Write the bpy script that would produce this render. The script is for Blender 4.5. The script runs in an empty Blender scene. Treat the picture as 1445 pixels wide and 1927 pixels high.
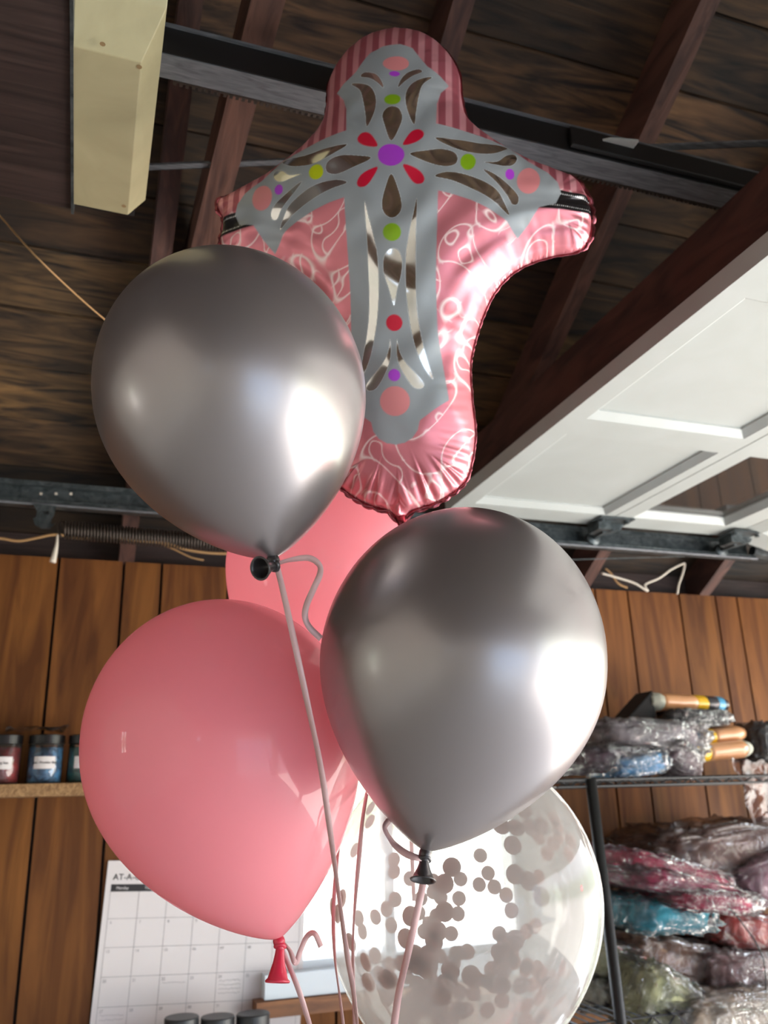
import bpy, bmesh, math, random
import numpy as np
from mathutils import Vector, Matrix, noise
random.seed(7); rng = np.random.default_rng(7)
SC = bpy.context.scene; COL = SC.collection
EYE = 1.65                                   # camera height above the garage floor

# ------------------------------------------------------------------ camera
YAW, PITCH, ROLL, FPX = 0.33852022, 0.32355033, -0.0282031, 1607.93
def _cam():
    a, b, c = YAW, PITCH, ROLL
    f = np.array([math.sin(a)*math.cos(b), math.cos(a)*math.cos(b), math.sin(b)])
    r = np.array([math.cos(a), -math.sin(a), 0]); u = np.cross(r, f)
    return np.array([r*math.cos(c)+u*math.sin(c), -(-r*math.sin(c)+u*math.cos(c)), f])
CM = _cam()
cd = bpy.data.cameras.new('camera'); cam = bpy.data.objects.new('camera', cd); COL.objects.link(cam)
cd.sensor_fit = 'VERTICAL'; cd.sensor_height = 36; cd.sensor_width = 27; cd.lens = FPX/1927*36
cd.clip_start = .02; cd.dof.use_dof = True; cd.dof.focus_distance = .86; cd.dof.aperture_fstop = 7.0
cam.matrix_world = Matrix(((CM[0][0], -CM[1][0], -CM[2][0], 0), (CM[0][1], -CM[1][1], -CM[2][1], 0),
                           (CM[0][2], -CM[1][2], -CM[2][2], EYE), (0, 0, 0, 1)))
SC.camera = cam

# ------------------------------------------------------------------ world, exposure
SC.view_settings.view_transform = 'Standard'; SC.view_settings.look = 'None'
SC.view_settings.exposure = 0.0; SC.view_settings.gamma = 1.0; SC.view_settings.use_curve_mapping = False
W = bpy.data.worlds.new('daylight'); SC.world = W; W.use_nodes = True
nt = W.node_tree; nt.nodes.clear()
wo = nt.nodes.new('ShaderNodeOutputWorld'); bg = nt.nodes.new('ShaderNodeBackground')
tc = nt.nodes.new('ShaderNodeTexCoord'); sx = nt.nodes.new('ShaderNodeSeparateXYZ'); rp = nt.nodes.new('ShaderNodeValToRGB')
mp = nt.nodes.new('ShaderNodeMapRange'); mp.inputs[1].default_value = -1; mp.inputs[2].default_value = 1
nt.links.new(tc.outputs['Generated'], sx.inputs[0]); nt.links.new(sx.outputs[2], mp.inputs[0]); nt.links.new(mp.outputs[0], rp.inputs[0])
e = rp.color_ramp.elements
e[0].position = 0.0; e[0].color = (1.4, 1.34, 1.24, 1); e[1].position = 1.0; e[1].color = (.62, .82, 1.1, 1)
for p_, c_ in ((.46, (1.3, 1.25, 1.16, 1)), (.485, (.42, .52, .36, 1)), (.52, (.5, .62, .46, 1)), (.56, (.95, 1.0, 1.08, 1))):
    q = e.new(p_); q.color = c_
nt.links.new(rp.outputs[0], bg.inputs[0]); bg.inputs[1].default_value = 8.3; nt.links.new(bg.outputs[0], wo.inputs[0])

def portal(name, loc, rot, sx_, sy_):       # sampling aid in the real openings
    l = bpy.data.lights.new(name, 'AREA'); l.shape = 'RECTANGLE'; l.size = sx_; l.size_y = sy_; l.cycles.is_portal = True
    o = bpy.data.objects.new(name, l); COL.objects.link(o); o.location = loc; o.rotation_euler = rot
    return o
XR, XL, YB, YF = 2.85, -2.6, 2.2, -3.4       # room extents (right, left, panelled wall, far side behind the camera)
WX0, WX1, WZ0, WZ1 = .47, 1.125, -.375, .13  # window in the panelled wall (relative to the eye)
D1 = (-3.1, 1.99, .50); D2 = (.2, 2.5, .15)      # D2: doorway in the wall behind the camera
portal('opening_portal', (XR+.02, (D1[0]+D1[1])/2, EYE+(-1.65+D1[2])/2), (0, math.pi/2, 0), 1.65+D1[2], D1[1]-D1[0])
portal('doorway_portal', ((D2[0]+D2[1])/2, YF-.1, EYE+(-1.65+D2[2])/2), (math.pi/2, 0, 0), D2[1]-D2[0], 1.65+D2[2])
FW = (-2.35, -2.05, -.05, .4)                   # small window behind the camera
portal('window_portal', ((WX0+WX1)/2, YB+.1, EYE+(WZ0+WZ1)/2), (-math.pi/2, 0, 0), WX1-WX0, WZ1-WZ0)
LW = (.82, 1.12, -.22, .38)                      # left wall window: y0,y1,z0,z1
portal('left_window_portal', (XL-.02, (LW[0]+LW[1])/2, EYE+(LW[2]+LW[3])/2), (0, -math.pi/2, 0), LW[3]-LW[2], LW[1]-LW[0])

# ------------------------------------------------------------------ helpers
def ray(x, y): return CM.T @ np.array([(x-722.5)/FPX, (y-963.5)/FPX, 1.0])
def V(p): return Vector((float(p[0]), float(p[1]), float(p[2])+EYE))
def onY(x, y, Y): d = ray(x, y); return V(d*(Y/d[1]))
def onZ(x, y, Z): d = ray(x, y); return V(d*(Z/d[2]))
def atd(x, y, zc): return V(ray(x, y)*zc)
def tag(o, label=None, cat=None, group=None, kind=None):
    if label: o['label'] = label
    if cat: o['category'] = cat
    if group: o['group'] = group
    if kind: o['kind'] = kind
    return o
def empty(name, loc=(0, 0, 0), rot=(0, 0, 0)):
    o = bpy.data.objects.new(name, None); COL.objects.link(o); o.location = loc; o.rotation_euler = rot
    o.empty_display_size = .05
    return o
def link(name, me, m=None, parent=None, smooth=False, world=True):
    """link a mesh whose vertices are given in world space; under a parent it keeps its place"""
    if m is not None: me.materials.append(m)
    if smooth: me.polygons.foreach_set('use_smooth', [True]*len(me.polygons))
    o = bpy.data.objects.new(name, me); COL.objects.link(o)
    if parent is not None:
        o.parent = parent
        if world:
            ch = []; p = parent
            while p is not None: ch.append(p); p = p.parent
            M = Matrix.Identity(4)
            for p in reversed(ch): M = M @ p.matrix_parent_inverse @ Matrix.LocRotScale(p.location, p.rotation_euler, p.scale)
            me.transform(M.inverted())
    return o
class MB:
    def __init__(s): s.v = []; s.f = []
    def add(s, vs, fs):
        n = len(s.v); s.v += [tuple(v) for v in vs]; s.f += [tuple(i+n for i in f) for f in fs]; return s
    def box(s, a, b):
        x0, y0, z0 = [min(p, q) for p, q in zip(a, b)]; x1, y1, z1 = [max(p, q) for p, q in zip(a, b)]
        return s.add([(x0,y0,z0),(x1,y0,z0),(x1,y1,z0),(x0,y1,z0),(x0,y0,z1),(x1,y0,z1),(x1,y1,z1),(x0,y1,z1)],
                     [(0,3,2,1),(4,5,6,7),(0,1,5,4),(1,2,6,5),(2,3,7,6),(3,0,4,7)])
    def hexa(s, vs): return s.add(vs, [(0,3,2,1),(4,5,6,7),(0,1,5,4),(1,2,6,5),(2,3,7,6),(3,0,4,7)])
    def tube(s, pts, r, n=8, cap=True, closed=False):
        P = [Vector(p) for p in pts]; N = len(P); vs = []; fs = []
        rr = r if hasattr(r, '__len__') else [r]*N
        up = None
        for i, p in enumerate(P):
            t = (P[(i+1) % N]-P[i-1]) if closed else (P[min(i+1, N-1)]-P[max(i-1, 0)])
            t.normalize()
            if up is None: up = t.orthogonal().normalized()
            else:
                up = (up-t*up.dot(t))
                up = up.normalized() if up.length > 1e-6 else t.orthogonal().normalized()
            w = t.cross(up)
            for k in range(n):
                a = 2*math.pi*k/n; vs.append(p+(up*math.cos(a)+w*math.sin(a))*rr[i])
        for i in range(N if closed else N-1):
            j = (i+1) % N
            for k in range(n): fs.append((i*n+k, i*n+(k+1) % n, j*n+(k+1) % n, j*n+k))
        if cap and not closed: fs += [tuple(range(n-1, -1, -1)), tuple((N-1)*n+k for k in range(n))]
        return s.add(vs, fs)
    def lathe(s, prof, base, axis=(0,0,1), n=32):
        ax = Vector(axis).normalized(); u = ax.orthogonal().normalized(); w = ax.cross(u); b = Vector(base); vs = []; fs = []
        for r, h in prof:
            for k in range(n):
                a = 2*math.pi*k/n; vs.append(b+ax*h+(u*math.cos(a)+w*math.sin(a))*max(r, 1e-5))
        for i in range(len(prof)-1):
            for k in range(n): fs.append((i*n+k, i*n+(k+1) % n, (i+1)*n+(k+1) % n, (i+1)*n+k))
        return s.add(vs, fs)
    def build(s, name, m, parent=None, smooth=False, bevel=0):
        me = bpy.data.meshes.new(name); me.from_pydata(s.v, [], s.f); me.validate(); me.update()
        bm = bmesh.new(); bm.from_mesh(me); bmesh.ops.recalc_face_normals(bm, faces=bm.faces)
        if bevel: bmesh.ops.bevel(bm, geom=bm.edges[:], offset=bevel, segments=2, affect='EDGES', profile=.5, clamp_overlap=True)
        bm.to_mesh(me); bm.free()
        return link(name, me, m, parent, smooth)
def box_e(a, b): return ((a[0], a[1], a[2]+EYE), (b[0], b[1], b[2]+EYE))
def spline(pts, n=8):
    P = [np.array(p, float) for p in pts]; out = []
    for i in range(len(P)-1):
        p0 = P[max(i-1, 0)]; p1 = P[i]; p2 = P[i+1]; p3 = P[min(i+2, len(P)-1)]
        for k in range(n):
            t = k/n
            out.append(.5*((2*p1)+(-p0+p2)*t+(2*p0-5*p1+4*p2-p3)*t*t+(-p0+3*p1-3*p2+p3)*t**3))
    out.append(P[-1]); return out

def srgb(r, g, b):
    f = lambda c: (c/255/12.92) if c/255 <= .04045 else ((c/255+.055)/1.055)**2.4
    return (f(r), f(g), f(b), 1)
def mat(name, col, rough=.5, metal=0., **kw):
    m = bpy.data.materials.new(name); m.use_nodes = True; p = m.node_tree.nodes['Principled BSDF']
    p.inputs['Base Color'].default_value = col; p.inputs['Roughness'].default_value = rough; p.inputs['Metallic'].default_value = metal
    for k, v in kw.items(): p.inputs[k.replace('_', ' ')].default_value = v
    return m
def nodes(m): return m.node_tree.nodes, m.node_tree.links, m.node_tree.nodes['Principled BSDF']
def grain(name, c1, c2, scale=(1, 1, 1), nscale=6, rough=.6, bump=.15, tint=False, c3=None, detail=8, distortion=1.2, blotch=0.):
    """procedural wood / mottled surface in object space"""
    m = mat(name, c1, rough); N, L, P = nodes(m)
    t = N.new('ShaderNodeTexCoord'); mp = N.new('ShaderNodeMapping'); mp.inputs['Scale'].default_value = scale
    L.new(t.outputs['Object'], mp.inputs[0])
    oi = N.new('ShaderNodeObjectInfo')
    ad = N.new('ShaderNodeVectorMath'); ad.operation = 'ADD'; sc = N.new('ShaderNodeVectorMath'); sc.operation = 'SCALE'
    cb = N.new('ShaderNodeCombineXYZ'); [L.new(oi.outputs['Random'], cb.inputs[i]) for i in range(3)]
    L.new(cb.outputs[0], sc.inputs[0]); sc.inputs['Scale'].default_value = 37
    L.new(mp.outputs[0], ad.inputs[0]); L.new(sc.outputs[0], ad.inputs[1])
    n = N.new('ShaderNodeTexNoise'); n.inputs['Scale'].default_value = nscale; n.inputs['Detail'].default_value = detail; n.inputs['Distortion'].default_value = distortion
    L.new(ad.outputs[0], n.inputs['Vector'])
    r = N.new('ShaderNodeValToRGB'); r.color_ramp.elements[0].position = .34; r.color_ramp.elements[1].position = .68
    r.color_ramp.elements[0].color = c2; r.color_ramp.elements[1].color = c1
    if c3: q = r.color_ramp.elements.new(.5); q.color = c3
    L.new(n.outputs[0], r.inputs[0]); out = r.outputs[0]
    if blotch:
        n2 = N.new('ShaderNodeTexNoise'); n2.inputs['Scale'].default_value = blotch; n2.inputs['Detail'].default_value = 4
        L.new(t.outputs['Object'], n2.inputs['Vector'])
        mr = N.new('ShaderNodeMapRange'); mr.inputs[1].default_value = .35; mr.inputs[2].default_value = .65; mr.inputs[3].default_value = .45; mr.inputs[4].default_value = 1.15
        L.new(n2.outputs[0], mr.inputs[0]); vm = N.new('ShaderNodeVectorMath'); vm.operation = 'SCALE'
        L.new(out, vm.inputs[0]); L.new(mr.outputs[0], vm.inputs['Scale']); out = vm.outputs[0]
    if tint:
        mx = N.new('ShaderNodeMix'); mx.data_type = 'RGBA'; mx.blend_type = 'MULTIPLY'; mx.inputs[0].default_value = 1
        L.new(out, mx.inputs[6]); L.new(oi.outputs['Color'], mx.inputs[7]); out = mx.outputs[2]
    L.new(out, P.inputs['Base Color'])
    if bump:
        b = N.new('ShaderNodeBump'); b.inputs['Strength'].default_value = bump; b.inputs['Distance'].default_value = .01
        L.new(n.outputs[0], b.inputs['Height']); L.new(b.outputs[0], P.inputs['Normal'])
    return m

M = {}
M['panel'] = grain('wall_panel_wood', srgb(126, 80, 36), srgb(84, 47, 18), (9, 9, .9), 2.2, .62, .05, True, detail=6)
M['panel'].node_tree.nodes['Principled BSDF'].inputs['Specular IOR Level'].default_value = .25
M['groove'] = mat('dark_groove', srgb(30, 18, 12), .8)
M['sheath'] = grain('roof_plank_wood', srgb(112, 86, 54), srgb(26, 18, 12), (1.1, 9, 9), 3.0, .75, .3, True, blotch=3.5, distortion=2.2)
M['rafter'] = grain('red_brown_timber', srgb(98, 66, 56), srgb(60, 38, 33), (14, 1.5, 6), 3, .7, .2, True)
M['dirty_white'] = grain('white_door_paint', srgb(178, 183, 180), srgb(172, 177, 173), (1, 1, 1), 5, .45, .0)
M['plaster'] = grain('grey_wall_paint', srgb(222, 216, 206), srgb(206, 200, 190), (1, 1, 1), 3, .8, .05)
M['concrete'] = grain('concrete_floor', srgb(206, 202, 194), srgb(186, 182, 174), (1, 1, 1), 4, .7, .05)
M['steel'] = grain('galvanised_steel', srgb(98, 106, 108), srgb(58, 66, 68), (4, 4, 4), 9, .42, .05); M['steel'].node_tree.nodes['Principled BSDF'].inputs['Metallic'].default_value = .6
M['rail'] = grain('grey_rail_steel', srgb(120, 124, 128), srgb(88, 92, 96), (3, 20, 20), 6, .5, .05); M['rail'].node_tree.nodes['Principled BSDF'].inputs['Metallic'].default_value = .35
M['black'] = mat('black_metal', srgb(10, 10, 11), .5)
M['blackmatte'] = mat('black_matte', srgb(12, 11, 11), .7)
M['darksteel'] = mat('dark_spring_steel', srgb(70, 62, 56), .45, .7)
M['cream'] = grain('cream_plastic', srgb(176, 168, 132), srgb(160, 152, 118), (1, 1, 1), 8, .45, .02)
M['housing'] = grain('dark_woodgrain_housing', srgb(60, 46, 42), srgb(36, 26, 24), (1.2, 22, 22), 3, .55, .04)
M['paper'] = mat('white_paper', srgb(222, 216, 216), .8)
M['ink'] = mat('black_ink', srgb(50, 48, 50), .8); M['inkgrey'] = mat('grey_ink', srgb(160, 156, 158), .8)
M['vinyl'] = mat('white_vinyl_frame', srgb(214, 222, 228), .35)
M['sillwood'] = grain('window_sill_wood', srgb(150, 98, 56), srgb(96, 58, 30), (1, 9, 9), 4, .5, .05)
M['osb'] = grain('particle_board_edge', srgb(170, 134, 92), srgb(124, 92, 60), (1, 1, 1), 90, .8, .3, detail=3)
M['rope'] = mat('tan_cable', srgb(176, 138, 92), .7); M['whitecord'] = mat('white_cord', srgb(220, 212, 196), .7)

def glassy(name, tint, haze, rough=.06, hazecol=(.9, .92, .9, 1), trans=.4, bump=0., bscale=30, gloss=1.0):
    """thin clear film: see-through, a little milky, with a reflecting skin"""
    m = bpy.data.materials.new(name); m.use_nodes = True; N = m.node_tree.nodes; L = m.node_tree.links; N.clear()
    o = N.new('ShaderNodeOutputMaterial'); t = N.new('ShaderNodeBsdfTransparent'); t.inputs[0].default_value = tint
    d = N.new('ShaderNodeBsdfDiffuse'); d.inputs[0].default_value = hazecol; tl = N.new('ShaderNodeBsdfTranslucent'); tl.inputs[0].default_value = hazecol
    m1 = N.new('ShaderNodeMixShader'); m1.inputs[0].default_value = trans; L.new(d.outputs[0], m1.inputs[1]); L.new(tl.outputs[0], m1.inputs[2])
    m2 = N.new('ShaderNodeMixShader'); m2.inputs[0].default_value = haze; L.new(t.outputs[0], m2.inputs[1]); L.new(m1.outputs[0], m2.inputs[2])
    g = N.new('ShaderNodeBsdfGlossy'); g.inputs['Roughness'].default_value = rough
    fr = N.new('ShaderNodeFresnel'); fr.inputs[0].default_value = 1.5
    mu = N.new('ShaderNodeMath'); mu.operation = 'MULTIPLY'; mu.inputs[1].default_value = gloss; L.new(fr.outputs[0], mu.inputs[0])
    m3 = N.new('ShaderNodeMixShader'); L.new(mu.outputs[0], m3.inputs[0]); L.new(m2.outputs[0], m3.inputs[1]); L.new(g.outputs[0], m3.inputs[2])
    if bump:
        n = N.new('ShaderNodeTexNoise'); n.inputs['Scale'].default_value = bscale; n.inputs['Detail'].default_value = 5; n.inputs['Distortion'].default_value = 1.5
        tcn = N.new('ShaderNodeTexCoord'); L.new(tcn.outputs['Object'], n.inputs['Vector'])
        b = N.new('ShaderNodeBump'); b.inputs['Strength'].default_value = bump; b.inputs['Distance'].default_value = .02
        L.new(n.outputs[0], b.inputs['Height']); L.new(b.outputs[0], g.inputs['Normal']); L.new(b.outputs[0], fr.inputs['Normal'])
    L.new(m3.outputs[0], o.inputs[0]); return m
M['pane'] = glassy('window_glass', (1, 1, 1, 1), .02, .02)
M['doorpane'] = glassy('dusty_door_glass', (.75, .7, .66, 1), .10, .04, (.6, .55, .5, 1))
M['film'] = glassy('crinkled_clear_film', (.96, .95, .95, 1), .06, .16, (.9, .86, .86, 1), .3, .8, 40, 1.15)
M['filmbrown'] = glassy('brown_clear_film', (.9, .8, .76, 1), .13, .18, (.6, .42, .38, 1), .3, .6, 18, 1.2)
M['filmmatte'] = glassy('dull_brown_film', (.8, .66, .6, 1), .4, .35, (.14, .08, .07, 1), .15, .5, 18, .15)
M['clearlatex'] = glassy('clear_balloon_latex', (.97, .97, .96, 1), .30, .05, (.95, .95, .93, 1), .5, 0, 1, .6)

# ------------------------------------------------------------------ room shell
def wall_with_holes(name, axis, pos, thick, u0, u1, z0, z1, holes, m):
    """axis 'x': wall plane at x=pos spanning y; axis 'y': plane at y=pos spanning x"""
    b = MB(); us = sorted({u0, u1, *[h[0] for h in holes], *[h[1] for h in holes]}); zs = sorted({z0, z1, *[h[2] for h in holes], *[h[3] for h in holes]})
    for i in range(len(us)-1):
        for j in range(len(zs)-1):
            cu, cz = (us[i]+us[i+1])/2, (zs[j]+zs[j+1])/2
            if any(h[0] < cu < h[1] and h[2] < cz < h[3] for h in holes): continue
            if axis == 'x': b.box(*box_e((pos, us[i], zs[j]), (pos+thick, us[i+1], zs[j+1])))
            else: b.box(*box_e((us[i], pos, zs[j]), (us[i+1], pos+thick, zs[j+1])))
    return tag(b.build(name, m), kind='structure')
PLATE = .59
fl = MB().box(*box_e((XL-.2, YF-.2, -1.75), (XR+.2, YB+.2, -1.65))).build('floor', M['concrete']); tag(fl, kind='structure')
pt_ = MB().box(*box_e((XL-2, YF-4.2, -1.75), (XR+4, YF-.2, -1.66))).build('floor', M['concrete']); tag(pt_, kind='structure')  # unseen slab added outside the doorway, dims what the silver balloons reflect
ow = MB()
for k in range(19): z_ = -1.65+k*.18; ow.hexa([V((XL-2, YF-3.2, z_)), V((XR+4, YF-3.2, z_)), V((XR+4, YF-3.28, z_)), V((XL-2, YF-3.28, z_)), V((XL-2, YF-3.225, z_+.178)), V((XR+4, YF-3.225, z_+.178)), V((XR+4, YF-3.28, z_+.178)), V((XL-2, YF-3.28, z_+.178))])
tag(ow.build('wall_outside_blocker', mat('grey_blue_blocker', srgb(176, 190, 206), .6)), kind='structure')  # unseen siding wall added beyond the doorway to darken the balloon reflections
wb = wall_with_holes('wall_back', 'y', YB+.012, .12, XL-.12, XR+.12, -1.65, PLATE, [(WX0, WX1, WZ0, WZ1)], M['groove'])
wr = wall_with_holes('wall_right', 'x', XR, .12, YF-.12, YB+.012, -1.65, .55, [(D1[0], D1[1], -1.65, D1[2])], M['plaster'])
wl = wall_with_holes('wall_left', 'x', XL-.12, .12, YF-.12, YB+.012, -1.65, .55, [LW], M['plaster'])
wf = wall_with_holes('wall_front', 'y', YF-.12, .12, XL, XR, -1.65, PLATE, [(D2[0], D2[1], -1.65, D2[2]), FW], M['plaster'])

# gable triangles close the ends up to the ridge
for nm, x0 in (('trim_1', XR), ('trim_2', XL-.12)):
    zr = 2.6; m_ = MB(); ya, yb = YF-.3, YB+.3; x1 = x0+.12
    g0 = [(ya, .55), (yb, .55), (yb, .66), ((YB+YF)/2, PLATE+math.tan(math.radians(30))*(YB-YF)/2+.17), (ya, .66)]
    v_ = [(x0, y, z+EYE) for y, z in g0]+[(x1, y, z+EYE) for y, z in g0]
    m_.add(v_, [(0, 1, 2, 3, 4), (9, 8, 7, 6, 5)]+[(i, (i+1) % 5, 5+(i+1) % 5, 5+i) for i in range(5)]); tag(m_.build(nm, M['plaster']), kind='structure')

# panel boards between the grooves
gr = [-.255, -.085, .07, .164, .334, .43, .62, .80, .99, 1.085, 1.24, 1.45, 1.566, 1.756, 1.896, 1.981, 2.13, 2.30, 2.5, 2.85]
left = []; x = -.255
while x > XL: x -= random.choice((.1, .15, .17, .2)); left.append(max(x, XL))
gr = sorted(left)+gr
G = .0035
for a, b in zip(gr[:-1], gr[1:]):
    if b-a < .02: continue
    segs = [(-1.65, PLATE)]
    ov = not (b <= WX0 or a >= WX1)
    x0, x1 = a+G, b-G
    mb = MB()
    if ov:
        if x0 < WX0-.01: mb.box(*box_e((x0, YB, WZ0), (WX0, YB+.012, WZ1)))
        if x1 > WX1+.01: mb.box(*box_e((WX1, YB, WZ0), (x1, YB+.012, WZ1)))
        segs = [(-1.65, WZ0), (WZ1, PLATE)]
    for s0, s1 in segs: mb.box(*box_e((x0, YB, s0), (x1, YB+.012, s1)))
    o = mb.build('panel_board', M['panel'], wb)
    k = random.uniform(.84, 1.12); o.color = (k, k*random.uniform(.95, 1.0), k*random.uniform(.9, 1.0), 1)

# window in the panelled wall
w1 = empty('window_1', V(((WX0+WX1)/2, YB+.05, WZ0))); tag(w1, kind='structure')
f = MB(); t = .022
f.box(*box_e((WX0, YB-.005, WZ0), (WX0+t, YB+.1, WZ1))); f.box(*box_e((WX1-t, YB-.005, WZ0), (WX1, YB+.1, WZ1)))
f.box(*box_e((WX0, YB-.005, WZ1-t), (WX1, YB+.1, WZ1))); f.box(*box_e((WX0, YB-.005, WZ0), (WX1, YB+.1, WZ0+.018)))
f.build('window_frame', M['vinyl'], w1)
MB().box(*box_e((.758, YB+.03, WZ0+.018), (.785, YB+.07, WZ1-t))).build('mullion', M['vinyl'], w1)
MB().box(*box_e((WX0+t, YB+.05, WZ0+.018), (.758, YB+.054, WZ1-t))).build('pane', M['pane'], w1)
MB().box(*box_e((.785, YB+.05, WZ0+.018), (WX1-t, YB+.054, WZ1-t))).build('pane', M['pane'], w1)
MB().box(*box_e((WX0-.03, YB-.045, WZ0-.05), (WX1+.03, YB-.001, WZ0))).build('apron', M['vinyl'], w1)
MB().box(*box_e((WX0-.05, YB-.055, WZ0-.085), (WX1+.05, YB-.001, WZ0-.052))).build('window_sill', M['sillwood'], w1)
# left wall window (it shows only as a reflection)
w2 = empty('window_2', V((XL, (LW[0]+LW[1])/2, LW[2]))); tag(w2, kind='structure')
f = MB(); t = .04
for a, b in (((LW[0], LW[2]), (LW[0]+t, LW[3])), ((LW[1]-t, LW[2]), (LW[1], LW[3])), ((LW[0], LW[2]), (LW[1], LW[2]+t)), ((LW[0], LW[3]-t), (LW[1], LW[3])),
             (((LW[0]+LW[1])/2-.015, LW[2]), ((LW[0]+LW[1])/2+.015, LW[3])), ((LW[0], (LW[2]+LW[3])/2-.015), (LW[1], (LW[2]+LW[3])/2+.015))):
    f.box(*box_e((XL-.08, a[0], a[1]), (XL-.03, b[0], b[1])))
f.build('window_frame', M['vinyl'], w2)

# roof: sheathing planks on rafters
TA = math.tan(math.radians(30)); RB = lambda Y: PLATE+TA*(YB-Y)          # rafter underside
DEPTH = .10; DV = DEPTH/math.cos(math.radians(30))
SH = lambda Y: RB(Y)+DV                                                     # sheathing underside
YR = (YB+YF)/2; EAVE = .25
cl = MB()
th = .02
def slope_slab(mb, y0, y1, x0, x1, off, thick):
    z = lambda y: (SH(y) if y >= YR else SH(2*YR-y))+off
    mb.hexa([(x0, y0, z(y0)+EYE), (x1, y0, z(y0)+EYE), (x1, y1, z(y1)+EYE), (x0, y1, z(y1)+EYE),
             (x0, y0, z(y0)+thick+EYE), (x1, y0, z(y0)+thick+EYE), (x1, y1, z(y1)+thick+EYE), (x0, y1, z(y1)+thick+EYE)])
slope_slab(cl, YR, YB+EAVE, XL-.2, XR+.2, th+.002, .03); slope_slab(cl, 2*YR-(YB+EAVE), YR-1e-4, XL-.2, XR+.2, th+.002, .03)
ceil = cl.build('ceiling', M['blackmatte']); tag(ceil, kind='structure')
pitch = .142*math.cos(math.radians(30)); k = 0
y1 = YB+EAVE
# edges seen in the photograph (y at the plank joints), then even pitch
edge0 = 2.075
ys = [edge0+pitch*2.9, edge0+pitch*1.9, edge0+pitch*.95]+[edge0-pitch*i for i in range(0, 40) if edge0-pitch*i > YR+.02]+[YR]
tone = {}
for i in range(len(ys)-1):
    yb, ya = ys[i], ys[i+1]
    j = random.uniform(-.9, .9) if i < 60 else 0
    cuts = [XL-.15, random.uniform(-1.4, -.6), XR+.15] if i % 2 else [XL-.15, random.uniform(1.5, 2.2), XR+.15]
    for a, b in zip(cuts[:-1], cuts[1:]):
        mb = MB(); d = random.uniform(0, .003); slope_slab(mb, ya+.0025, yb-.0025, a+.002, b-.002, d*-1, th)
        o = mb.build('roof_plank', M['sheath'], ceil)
        k = random.choice((1.15, .95, .5, .8, 1.3, .55))*(.3 if yb > 2.16 else 1); o.color = (k, k*random.uniform(.88, 1), k*random.uniform(.78, 1), 1)  # planks past the wall get a darker tint that stands in for eave shade
n = 18
for i in range(n):     # far slope, behind the camera
    y0 = 2*YR-(YB+EAVE)+i*(YB+EAVE-YR)/n; y1 = y0+(YB+EAVE-YR)/n
    mb = MB(); slope_slab(mb, y0+.002, y1-.003, XL-.15, XR+.15, 0, th); mb.build('roof_plank', M['sheath'], ceil)
MB().box(*box_e((XL-.15, YB+EAVE, .3), (XR+.15, YB+EAVE+.02, .95))).build('fascia_board', M['rafter'], ceil)
MB().box(*box_e((XL-.15, YB+.13, .5), (XR+.15, YB+EAVE, .52))).build('soffit_board', M['housing'], ceil)
MB().box(*box_e((XL-.15, 2*YR-(YB+EAVE)-.02, .3), (XR+.15, 2*YR-(YB+EAVE), .95))).build('fascia_board', M['rafter'], ceil)
MB().box(*box_e((XL, YB+.06, PLATE), (XR, YB+.12, PLATE+.075))).build('top_plate', M['housing'], ceil)  # dark colour carries the shade along the wall top
def rafter(x, side=1):
    mb = MB(); w = .019
    ya, yb = (YR, YB+EAVE-.02)
    if side > 0: z = lambda y: RB(y)
    else: ya, yb = 2*YR-(YB+EAVE)+.02, YR; z = lambda y: RB(2*YR-y)
    mb.hexa([(x-w, ya, z(ya)+EYE), (x+w, ya, z(ya)+EYE), (x+w, yb, z(yb)+EYE), (x-w, yb, z(yb)+EYE),
             (x-w, ya, z(ya)+DV-.004+EYE), (x+w, ya, z(ya)+DV-.004+EYE), (x+w, yb, z(yb)+DV-.004+EYE), (x-w, yb, z(yb)+DV-.004+EYE)])
    o = mb.build('rafter', M['rafter'], ceil); k = random.uniform(.8, 1.1); o.color = (k, k, k, 1)
xr = .075-.445*6
while xr < XR+.1:
    rafter(xr); rafter(xr, -1); xr += .445
# ceiling joist beside the inner end of the garage door, and the low tie at left
jx = .885
o = MB().box(*box_e((jx, YF, .765), (jx+.038, YB+.1, .765+.10))).build('ceiling_joist', M['rafter'], ceil); o.color = (.75, .7, .7, 1)
def beam(name, p0, p1, w, h, m, parent=None, side=None):
    p0, p1 = Vector(p0), Vector(p1); d = (p1-p0).normalized(); s = (side or Vector((0, 0, 1)).cross(d)).normalized()
    u = d.cross(s) if not side else d.cross(s); u = -u if u.z < 0 else u
    c = [p0-s*w/2, p0+s*w/2, p1+s*w/2, p1-s*w/2]
    return MB().hexa(c+[q+u*h for q in c]).build(name, m, parent)
pA = onZ(505, 0, 1.06); pB = onZ(386, 457, 1.0); d = (pB-pA)
o = beam('tie_beam', pA-d*.9, pB+d*.45, .046, .09, M['rafter'], ceil); o.color = (1.2, 1.25, 1.2, 1)

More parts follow.
